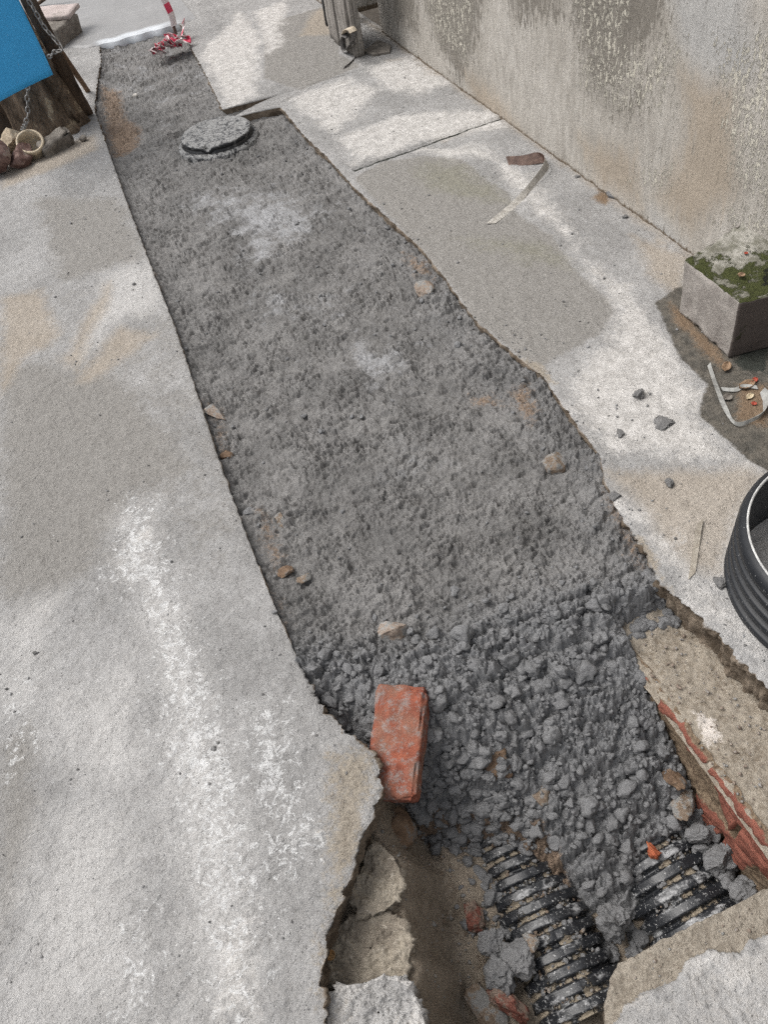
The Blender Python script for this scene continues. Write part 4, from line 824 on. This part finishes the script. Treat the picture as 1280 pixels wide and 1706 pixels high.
# ------------------------------------------------------------------ litter on the right slab
def ribbon(name, pts, side, mat, label, cat, n=60, thick=0.001, mats=None, split=None):
    p = smooth_path(pts, n); s = smooth_path(side, n); V, F = ribbon_vf(p, s, thick); org = p.mean(0); org[2] = p[:, 2].min()
    if mats: fm = [1 if (f.min() // 4) / n < split else 0 for f in F]
    o = raw(name, V - org, F, mat, None, None, False, mats, fm if mats else None); o.location = org; return tag(o, label, cat)
LEAF = plain('dry_leaf_grey', (0.30, 0.28, 0.25), (0.50, 0.48, 0.44), 60, 0.6); LEAFB = plain('dry_leaf_brown', (0.075, 0.045, 0.035), (0.14, 0.09, 0.07), 50, 0.5)
def up(q, z): return np.array([q[0], q[1], z])
pp = [P(846, 272), P(875, 272), P(903, 271), P(911, 287), P(888, 312), P(855, 345), P(818, 374)]
hz = [0.008, 0.012, 0.02, 0.03, 0.014, 0.006, 0.004]
sdv = [(0.003, 0.02, 0.012), (0.003, 0.021, 0.012), (-0.004, 0.02, 0.016), (-0.006, 0.004, 0.018), (-0.006, 0.004, 0.010), (-0.013, 0.008, 0.004), (-0.015, 0.008, 0.002)]
ribbon('palm_leaf', [up(q, z) for q, z in zip(pp, hz)], sdv, LEAF, 'dry folded palm leaf strip, half brown half grey, on the right slab', 'leaf', mats=[LEAF, LEAFB], split=0.42)
BAND = plain('grey_band', (0.22, 0.22, 0.21), (0.36, 0.36, 0.34), 50, 0.5, 0.0006)
BANDB = plain('dark_band', (0.075, 0.065, 0.05), (0.12, 0.10, 0.08), 50, 0.6, 0.0006)
pp = [P(1181, 612), P(1192, 645), P(1208, 685), P(1226, 711), P(1252, 705), P(1272, 692), P(1276, 670), P(1270, 655)]
sdv = [(0.006, 0.002, 0.002), (0.008, 0.003, -0.002), (0.008, 0.003, 0.0), (0.0, 0.003, 0.005), (0.0, 0.002, 0.005), (0.003, 0.0, 0.010), (0.009, 0.0, 0.012), (0.006, 0.0, 0.006)]
ribbon('packing_band', [up(q, 0.011) for q in pp], sdv, BAND, 'pale bent packing band lying in the damp corner by the mossy block', 'band')
pp = [P(1203, 651), P(1225, 652), P(1240, 646), P(1262, 648)]
ribbon('packing_band', [up(q, 0.006) for q in pp], [(0.001, 0.006, 0.002)] * 4, BAND, 'short grey strip lying across inside the pale bent band', 'band')
TP = plain('dusty_tape', (0.24, 0.21, 0.17), (0.36, 0.33, 0.28), 40, 0.6)
pp = [P(1166, 873), P(1162, 900), P(1158, 930), P(1153, 962)]
ribbon('adhesive_strip', [up(q, z) for q, z in zip(pp, (0.010, 0.005, 0.004, 0.004))], [(0.0125, 0.004, 0.001)] * 4, TP, 'flat dusty tape strip on the slab left of the black ring', 'tape', thick=0.0022)
def flake(px, py, w_, h_, mat, label, name='dry_leaf', cat='leaf', z=0.004, rz=0.4, seed=1):
    p = P(px, py, z); s = mpp(p); n = 7; u = np.linspace(-1, 1, n); U, V_ = np.meshgrid(u, u); wd = np.sqrt(np.maximum(0.02, 1 - U ** 2)); X = U * w_ * s / 2; Y = V_ * wd * h_ * s / 2 * 1.3; Z = 0.25 * s * h_ * (V_ ** 2 + 0.4 * U ** 2) + 0.002 * perlin(U * 2, V_ * 2, seed)
    o = grid(name, X, Y, Z, mat); place(o, p, (0, 0, rz)); so_ = o.modifiers.new('thickness', 'SOLIDIFY'); so_.thickness = 0.0008; return tag(o, label, cat)
REDM = plain('red_scrap', (0.30, 0.05, 0.03), (0.38, 0.08, 0.05), 40, 0.5)
BRL = plain('brown_leaf', (0.16, 0.10, 0.06), (0.28, 0.19, 0.12), 60, 0.7)
TANL = plain('tan_leaf', (0.42, 0.34, 0.22), (0.5, 0.42, 0.3), 60, 0.7)
flake(1258, 634, 13, 6, REDM, 'red plastic scrap on damp slab in front of the mossy block', 'plastic_scrap', 'scrap', seed=2)
flake(1257, 673, 7, 6, REDM, 'tiny red scrap inside the pale bent band', 'plastic_scrap', 'scrap', seed=3)
flake(1245, 642, 28, 12, BRL, 'curled brown leaf beside the red scrap', seed=4, rz=0.1)
flake(1211, 612, 22, 10, BRL, 'curled brown leaf at the front corner of the mossy block', seed=5, rz=0.7)
flake(1250, 661, 16, 7, TANL, 'light tan leaf just inside the pale bent band', seed=6)
flake(1213, 663, 14, 10, STONE['grey'], 'thin grey flake in the fold of the pale bent band', 'stone_flake', 'flake', seed=7)
flake(1244, 422, 6, 4, REDM, 'red scrap lying on top of the mossy block', 'plastic_scrap', 'scrap', z=0.197, seed=8)
flake(1236, 459, 10, 8, BRL, 'dry brown leaf lying on top of the mossy block', z=0.197, seed=9)
flake(551, 1592, 14, 10, plain('ochre_leaf', (0.45, 0.25, 0.10), (0.5, 0.32, 0.16), 60), 'ochre dry leaf on the rough tan concrete chunk', z=-0.088, seed=10, rz=0.6)

# ------------------------------------------------------------------ weathered board, tile and pillar by the far wall end
WOODG = None
def wood(name, c1, c2, dark, stretch, bump=0.006, sc=6.0):
    m = M(name); g1 = m.noise(sc, 7, 0.7, v=m.vec(stretch), dist=0.3); g2 = m.noise(sc * 5, 5, 0.7, v=m.vec(stretch)); n = m.noise(12, 5, 0.6)
    col = m.mix(m.step(g1, 0.35, 0.65), c1, c2); col = m.mix(m.step(g2, 0.56, 0.66), col, dark); col = m.mix(m.mul(m.step(n, 0.55, 0.7), 0.5), col, m.mix(1.0, col, (0.55, 0.52, 0.5), 'MULTIPLY'))
    return m.done(col, 0.85, [(g1, bump), (g2, bump * 0.6)], 0.2)
GREYW = wood('grey_weathered_wood', (0.16, 0.145, 0.13), (0.33, 0.31, 0.285), (0.06, 0.05, 0.045), (7, 7, 0.5))
def old_door():
    root = empty('wooden_door', (1.40, 4.63, 0))
    for i, (y0, y1, xo) in enumerate(((4.50, 4.60, 0.0), (4.604, 4.70, 0.006), (4.704, 4.80, -0.004), (4.804, 4.90, 0.003))):
        block('plank', boxc(np.array([xo - 0.02, (y0 + y1) / 2 - 4.63, 0.95]), (0.026, y1 - y0, 1.9)), GREYW, (3, 8, 60), 0.004, 0.004, 12, 60 + i, root)
    block('end_batten', boxc(np.array([0.0, 4.472 - 4.63, 0.95]), (0.052, 0.045, 1.9)), GREYW, (6, 6, 80), 0.006, 0.006, 14, 66, root)
    tag(root, 'weathered grey plank door standing on edge near the plaster wall', 'door')
old_door()
SL = plain('strap_dark', (0.09, 0.085, 0.08), (0.16, 0.15, 0.145), 40, 0.6, 0.0006); 
def hanging_strap():
    root = empty('webbing_strap', (1.36, 4.6, 0))
    B = Bag(); pts = [Px(580, 62, 1.352), Px(573, 56, 1.352), Px(577, 49, 1.345), Px(584, 48, 1.35), Px(590, 55, 1.35), Px(588, 68, 1.352), Px(575, 84, 1.352), Px(571, 72, 1.352), Px(572, 60, 1.355)]
    p = smooth_path(pts, 50) - [1.36, 4.6, 0]; V, F = ribbon_vf(p, np.tile([0.014, -0.003, 0.004], (50, 1)), 0.002); B.add(V, F)
    pts = [Px(588, 70, 1.352), P(597, 80, 0.03), P(596, 90, 0.006), P(585, 103, 0.004), P(573, 113, 0.004)]; p = smooth_path(pts, 30) - [1.36, 4.6, 0]; V, F = ribbon_vf(p, np.tile([0.006, 0.001, 0.004], (30, 1)), 0.002); B.add(V, F)
    B.build('strap_loop', SL, root)
    pts = [Px(575, 54, 1.345), Px(578, 48, 1.338), Px(584, 47, 1.34), Px(589, 53, 1.345)]; p = smooth_path(pts, 20) - [1.36, 4.6, 0]; V, F = ribbon_vf(p, np.tile([0.02, -0.003, 0.004], (20, 1)), 0.004); raw('strap_pad', V, F, plain('beige_pad', (0.42, 0.36, 0.28), (0.5, 0.43, 0.34)), root)
    tag(root, 'dark strap with a beige pad hanging off the weathered plank door', 'strap')
hanging_strap()
c4 = [P(603, 88), P(614, 84), P(630, 70), P(652, 79), P(650, 90), P(622, 95)]
B_ = np.array([q[:2] for q in c4]); cc = B_.mean(0)
V = np.vstack([np.c_[B_ - cc, np.full(6, z)] for z in (0.0, 0.010, 0.013)] ); V[12:, :2] *= 0.96
F3 = [[k * 6 + i, k * 6 + (i + 1) % 6, k * 6 + 6 + (i + 1) % 6, k * 6 + 6 + i] for k in (0, 1) for i in range(6)] + [[12, 13, 14, 15], [12, 15, 16, 17]]
tag(place(raw('slate_piece', V, F3, STONE['grey'], smooth=False), (*cc, 0.002)), 'thin broken grey tile lying between door and plaster wall', 'tile')
tag(block('shade_panel', boxc(np.array([1.50, 5.06, 0.8]), (0.17, 0.03, 1.6), (0.05, 0, 0)), plain('shade_panel', (0.03, 0.03, 0.032), (0.06, 0.06, 0.062)), (4, 2, 10), 0.004, 0.001), 'added dark panel standing in for shade behind the plank door', 'board')  # dark panel added in place of the shade in this gap
PINK = plain('pinkish_plaster', (0.40, 0.34, 0.32), (0.5, 0.43, 0.41), 6, c3=(0.3, 0.26, 0.24), sc3=4)
tag(block('plaster_pillar', boxc(np.array([1.58, 5.65, 1.1]), (0.10, 0.80, 2.2)), PINK, (3, 8, 12), 0.01, 0.002), 'pinkish plaster pillar beyond the weathered plank door', 'pillar')

# ------------------------------------------------------------------ the clutter at the top left
BARK = None
def bark():
    m = M('rotten_log'); st = m.vec((4, 4, 1.0)); g1 = m.noise(5, 7, 0.72, v=st, dist=0.5); g2 = m.noise(22, 6, 0.7, v=st); n = m.noise(6, 5, 0.65, dist=0.6)
    col = m.mix(m.step(g1, 0.35, 0.65), (0.06, 0.043, 0.03), (0.21, 0.155, 0.11)); col = m.mix(m.step(n, 0.56, 0.62), col, m.mix(g2, (0.28, 0.22, 0.15), (0.48, 0.40, 0.29))); col = m.mix(m.step(g2, 0.6, 0.68), col, (0.025, 0.018, 0.014))
    return m.done(col, 0.85, [(g1, 0.02), (g2, 0.008)], 0.2)
BARK = bark()
def stump(base, top, r0, r1, seed, name, label, cat, mat, nr=90, nh=70, gn=0.16):
    t = np.linspace(0, 1, nh); th = np.linspace(0, 2 * math.pi, nr); T, H_ = np.meshgrid(th, t); base = np.asarray(base, float); top = np.asarray(top, float); ax = top - base
    R_ = (r0 * (1 - H_) + r1 * H_) * (1 + gn * perlin(np.cos(T) * 1.8 + seed, np.sin(T) * 1.8 + H_ * 0.8, seed) + gn * 0.7 * fbm(T / (2 * math.pi) * 16, H_ * 2.0, 3, seed + 1) * np.minimum(1, np.minimum(T, 2 * math.pi - T) * 3) + 0.12 * np.exp(-H_ / 0.12))
    X = ax[0] * H_ + R_ * np.cos(T); Y = ax[1] * H_ + R_ * np.sin(T); Z = ax[2] * H_ + 0.02 * perlin(np.cos(T) * 3, np.sin(T) * 3, seed + 2) * (H_ > 0.9)
    X = np.vstack([X, X[-1:] * 0 + X[-1].mean()]); Y = np.vstack([Y, Y[-1:] * 0 + Y[-1].mean()]); Z = np.vstack([Z, Z[-1:] * 0 + Z[-1].mean() - 0.02])
    o = grid(name, X, Y, Z, mat); o.location = base; return tag(o, label, cat)
stump((-0.285, 4.735, 0), (-0.36, 4.80, 0.62), 0.165, 0.15, 3, 'tree_stump', 'gnarled rotten tree stump behind the blue panel', 'stump', BARK)
BRW = wood('brown_stick', (0.13, 0.085, 0.055), (0.25, 0.175, 0.12), (0.05, 0.03, 0.02), (1.5, 1.5, 0.6))
DKW = wood('dark_plank', (0.05, 0.035, 0.025), (0.12, 0.085, 0.06), (0.02, 0.014, 0.01), (3, 3, 0.5))
def stick(p0, p1, r, mat, name, label, cat='stick', seed=0, n=30):
    p0, p1 = np.asarray(p0), np.asarray(p1); t = np.linspace(0, 1, n)[:, None]; pts = p0 * (1 - t) + p1 * t; pts = pts + 0.004 * np.stack([perlin(t[:, 0] * 4, t[:, 0] * 0, seed), perlin(t[:, 0] * 4, t[:, 0] * 0 + 5, seed), 0 * t[:, 0]], 1)
    V, F = tube_vf(pts, r * (1 + 0.12 * perlin(t[:, 0] * 7, t[:, 0] * 0, seed + 2)), 10); o = raw(name, V - p0, F, mat); o.location = p0; return tag(o, label, cat)
stick(P(146, 152, 0.0), Py(22, -30, 4.72), 0.015, BRW, 'wooden_stick', 'straight brown stick leaning over the rotten stump', seed=2)
a0, a1 = P(149, 190, 0.01), Py(40, -25, 4.62)
tag(block('wooden_plank', [[[a0 + [-.05, -.015, 0], a1 + [-.05, -.015, 0]], [a0 + [-.05, .02, 0], a1 + [-.05, .02, 0]]], [[a0 + [.02, -.015, 0], a1 + [.02, -.015, 0]], [a0 + [.02, .02, 0], a1 + [.02, .02, 0]]]], DKW, (5, 3, 40), 0.004, 0.006, 9, 4), 'dark split plank leaning against the rotten stump', 'plank')
a0, a1 = P(122, 212, 0.0), Py(62, 80, 4.60)
tag(block('wooden_plank', [[[a0 + [-.05, -.02, 0], a1 + [-.05, -.02, 0]], [a0 + [-.05, .03, 0], a1 + [-.05, .03, 0]]], [[a0 + [.05, -.02, 0], a1 + [.04, -.02, 0]], [a0 + [.05, .03, 0], a1 + [.04, .03, 0]]]], BARK, (6, 4, 30), 0.015, 0.02, 7, 5), 'broad rotten bark slab leaning below the blue panel', 'plank')
# blue panel
BL = M('blue_plastic'); n = BL.noise(8, 4, 0.6); nn = BL.noise(90, 3, 0.7); BL = BL.done(BL.mix(BL.step(nn, 0.68, 0.74), BL.mix(n, (0.040, 0.38, 0.80), (0.055, 0.43, 0.86)), (0.3, 0.42, 0.55)), 0.45, [(n, 0.004)], 0.4)
cR = Py(88, 124, 4.45); cL = Py(-40, 190, 4.22); hup = np.array([0, 0.0, 0.72]); lean = np.array([-0.02, 0.06, 0])
th_ = np.array([0.0, 0.008, 0.0])
tag(block('blue_panel', [[[cL, cL + hup + lean], [cL + th_, cL + hup + lean + th_]], [[cR, cR + hup + lean], [cR + th_, cR + hup + lean + th_]]], BL, (20, 2, 24), 0.002, 0.004, 4, 8), 'smooth bright blue sheet hung over the rotten stump', 'panel')
CH = plain('dull_steel', (0.16, 0.16, 0.155), (0.30, 0.29, 0.28), 60, 0.5); 
def chain(pts, label, L=0.034, r=0.0035, wd=0.011):
    p = smooth_path(pts, 400); s = np.r_[0, np.cumsum(np.linalg.norm(np.diff(p, axis=0), axis=1))]; n = max(3, int(s[-1] / (L - 2.4 * r))); B = Bag(); org = p[-1].copy()
    th = np.linspace(0, 2 * math.pi, 14, endpoint=False)
    for i in range(n):
        q = (i + 0.5) / n * s[-1]; c = np.array([np.interp(q, s, p[:, k]) for k in range(3)]); c2 = np.array([np.interp(min(q + 0.01, s[-1]), s, p[:, k]) for k in range(3)]); c1 = np.array([np.interp(max(q - 0.01, 0), s, p[:, k]) for k in range(3)])
        t = (c2 - c1) / np.linalg.norm(c2 - c1); a_ = np.cross(t, [0.4, 0.8, 0.3]); a_ /= np.linalg.norm(a_); b_ = np.cross(t, a_)
        if i % 2: a_ = b_
        loop = np.array([c + t * ((L / 2 - wd) * np.sign(np.cos(h)) * min(1, abs(np.cos(h)) * 3) + wd * 0.75 * np.cos(h)) + a_ * wd * 0.8 * np.sin(h) for h in th]); loop = np.vstack([loop, loop[:2]])
        V, F = tube_vf(loop, r, 6); B.add(V - org, F)
    o = B.build('chain', CH); o.location = org; return tag(o, label, 'chain')
chain([Py(46, 0, 4.55), Py(58, 18, 4.55), Py(70, 40, 4.55), Py(86, 60, 4.53), Py(98, 74, 4.5), Py(102, 84, 4.48), Py(92, 86, 4.5), Py(80, 96, 4.55)], 'steel chain running down the leaning brown stick')
chain([Py(46, 140, 4.40), Py(45, 165, 4.40), Py(46, 190, 4.40), P(42, 206, 0.16), P(36, 222, 0.08), P(40, 246, 0.02), P(55, 258, 0.012), P(65, 252, 0.012)], 'steel chain hanging under the blue sheet onto the cream collar')
# cream collar
def collar():
    root = empty('pipe_collar', P(57, 252, 0.02)); ax = Vector((0.05, -0.55, 0.82)).normalized(); qt = ax.to_track_quat('Z', 'Y'); R_ = 0.067; th = np.linspace(0, 2 * math.pi, 60)
    pr = np.array([(0.056, 0.0), (0.058, 0.05), (0.066, 0.056), (0.068, 0.075), (0.066, 0.080), (0.060, 0.081), (0.056, 0.078), (0.055, 0.04), (0.052, 0.0), (0.03, 0.004), (0.001, 0.004)])
    T, I = np.meshgrid(th, np.arange(len(pr))); o = grid('collar_body', pr[I, 0] * np.cos(T), pr[I, 0] * np.sin(T), pr[I, 1], plain('cream_plastic', (0.46, 0.38, 0.27), (0.6, 0.51, 0.38), 12, 0.5, c3=(0.2, 0.15, 0.1), sc3=14, lo=0.6, hi=0.75), root)
    o.rotation_mode = 'QUATERNION'; o.rotation_quaternion = qt; tag(root, 'short cream plastic pipe collar lying among bricks by the stump', 'pipe collar')
collar()
bit(20, 238, 40, 36, 'cream', 'pale cream stone beside the cream collar', 31, z=0.05, flat=0.9, cuts=12)
bit(36, 263, 42, 28, 'mauve', 'mauve broken brick in front of the cream collar', 33, 'brick fragment', z=0.03, name='brick_fragment', flat=0.9, cuts=14)
c0 = P(92, 240, 0.03)
tag(block('stone', boxc(c0 + [0, 0, -0.0], (0.175, 0.075, 0.085), (0.25, -0.12, 0.42)), STONE['grey'], (14, 8, 8), 0.014, 0.012, 14, 12, chips=0.03), 'long grey squared stone right of the cream collar', 'stone')
bit(116, 236, 11, 9, 'white', 'small white pebble at the end of long grey stone', 35, 'pebble', z=0.01, name='pebble', n=2, flat=0.9)
bit(137, 231, 11, 8, 'grey', 'small grey pebble at the foot of rotten stump', 36, 'pebble', z=0.01, name='pebble', n=2, flat=0.9)
bit(-4, 268, 38, 44, 'mauve', 'dark brown brick piece cut by the left photo edge', 37, 'brick fragment', z=0.05, name='brick_fragment', flat=1.0)
tag(block('timber_block', boxc(np.array([-0.62, 4.90, 0.12]), (0.44, 0.30, 0.24), (0, 0, 0.2)), DKW, (12, 8, 8), 0.02, 0.012, 8, 21), 'dark timber block in the shade under the blue sheet', 'timber')
# slabs farther back
p = P(95, 50, 0.03); pt = P(88, 45, 0.0)
tag(block('paving_block', boxc(P(100, 52, 0.06) , (0.16, 0.30, 0.12), (0, 0.06, -0.6)), STONE['grey'], (10, 14, 6), 0.012, 0.008, 12, 23, chips=0.02), 'dark grey squared block under the pinkish board at far left', 'block')
tag(block('flat_board', boxc(P(84, 22, 0.14), (0.34, 0.22, 0.03), (0.05, 0.05, -0.45)), PINK, (10, 8, 3), 0.006, 0.004, 10, 24), 'pinkish flat board lying on the dark grey block', 'board')
stick(P(60, 8, 0.02), Py(100, -20, 7.2), 0.012, DKW, 'wooden_stick', 'dark thin stick behind the pinkish board', seed=6)

# ------------------------------------------------------------------ iron rod with red and white tape
ROD = plain('rusty_rod', (0.11, 0.06, 0.05), (0.24, 0.16, 0.14), 30, 0.8); bp = P(293, 57, -0.02)
tp_ = bp + np.array([0.015, 0.0, 0.95])
stick(bp, tp_, 0.011, ROD, 'iron_rod', 'thin rusty rod standing upright in the fresh concrete', 'rod', 9)
def warning_tape():
    m = M('red_white_tape'); u = m.attr('u'); fr = m.math('FRACT', m.mul(u, 7.5)); rd = m.step(fr, 0.56, 0.60); n = m.noise(30, 3, 0.6)
    mt = m.done(m.mix(rd, m.mix(n, (0.70, 0.58, 0.58), (0.8, 0.74, 0.73)), m.mix(n, (0.58, 0.03, 0.08), (0.72, 0.07, 0.14))), 0.4, [], 0.5)
    B = Bag(); rg = np.random.default_rng(5); c0 = P(281, 78, 0.0)
    def addr(pts, sides, n, u0):
        p = smooth_path(pts, n); s = smooth_path(sides, n); V, F = ribbon_vf(p - bp, s, 0.0012); L = np.r_[0, np.cumsum(np.linalg.norm(np.diff(p, axis=0), axis=1))]; B.add(V, F, np.repeat(L + u0, 4))
    for k, (px, py) in enumerate([(258, 84), (268, 78), (278, 76), (290, 70), (300, 66), (284, 66), (272, 72), (296, 72), (262, 86)]):
        c = P(px, py, 0.045); pts = []; sd_ = []; a0 = rg.uniform(0, 6.3)
        for j in range(8):
            a_ = a0 + j * 0.95; r = rg.uniform(0.02, 0.055); pts.append(c + [r * math.cos(a_), r * math.sin(a_) * 0.9, 0.018 * math.sin(a_ * 1.3 + k) + rg.uniform(-0.006, 0.010)]); q = rg.normal(size=3) * [0.5, 0.5, 0.35] + [0, -0.9, 0.55]; sd_.append(q / np.linalg.norm(q) * 0.027)
        addr(pts, sd_, 60, k * 0.11)
    addr([P(300, 70, 0.02), P(303, 55, 0.05), P(306, 42, 0.07), P(305, 34, 0.10)], [(0.012, 0, 0.012)] * 4, 20, 0.3)
    up_ = [bp + [0.015 * math.sin(z * 16) - 0.008, -0.014 + 0.006 * math.cos(z * 16), z] for z in np.linspace(0.05, 0.85, 14)]
    addr(up_, [(0.020, 0.004 * math.sin(i), 0.004) for i in range(14)], 80, 0.0)
    o = B.build('warning_tape', mt, None, 'u'); o.location = bp; tag(o, 'crumpled red and white warning tape wound round the rusty rod', 'tape')
warning_tape()
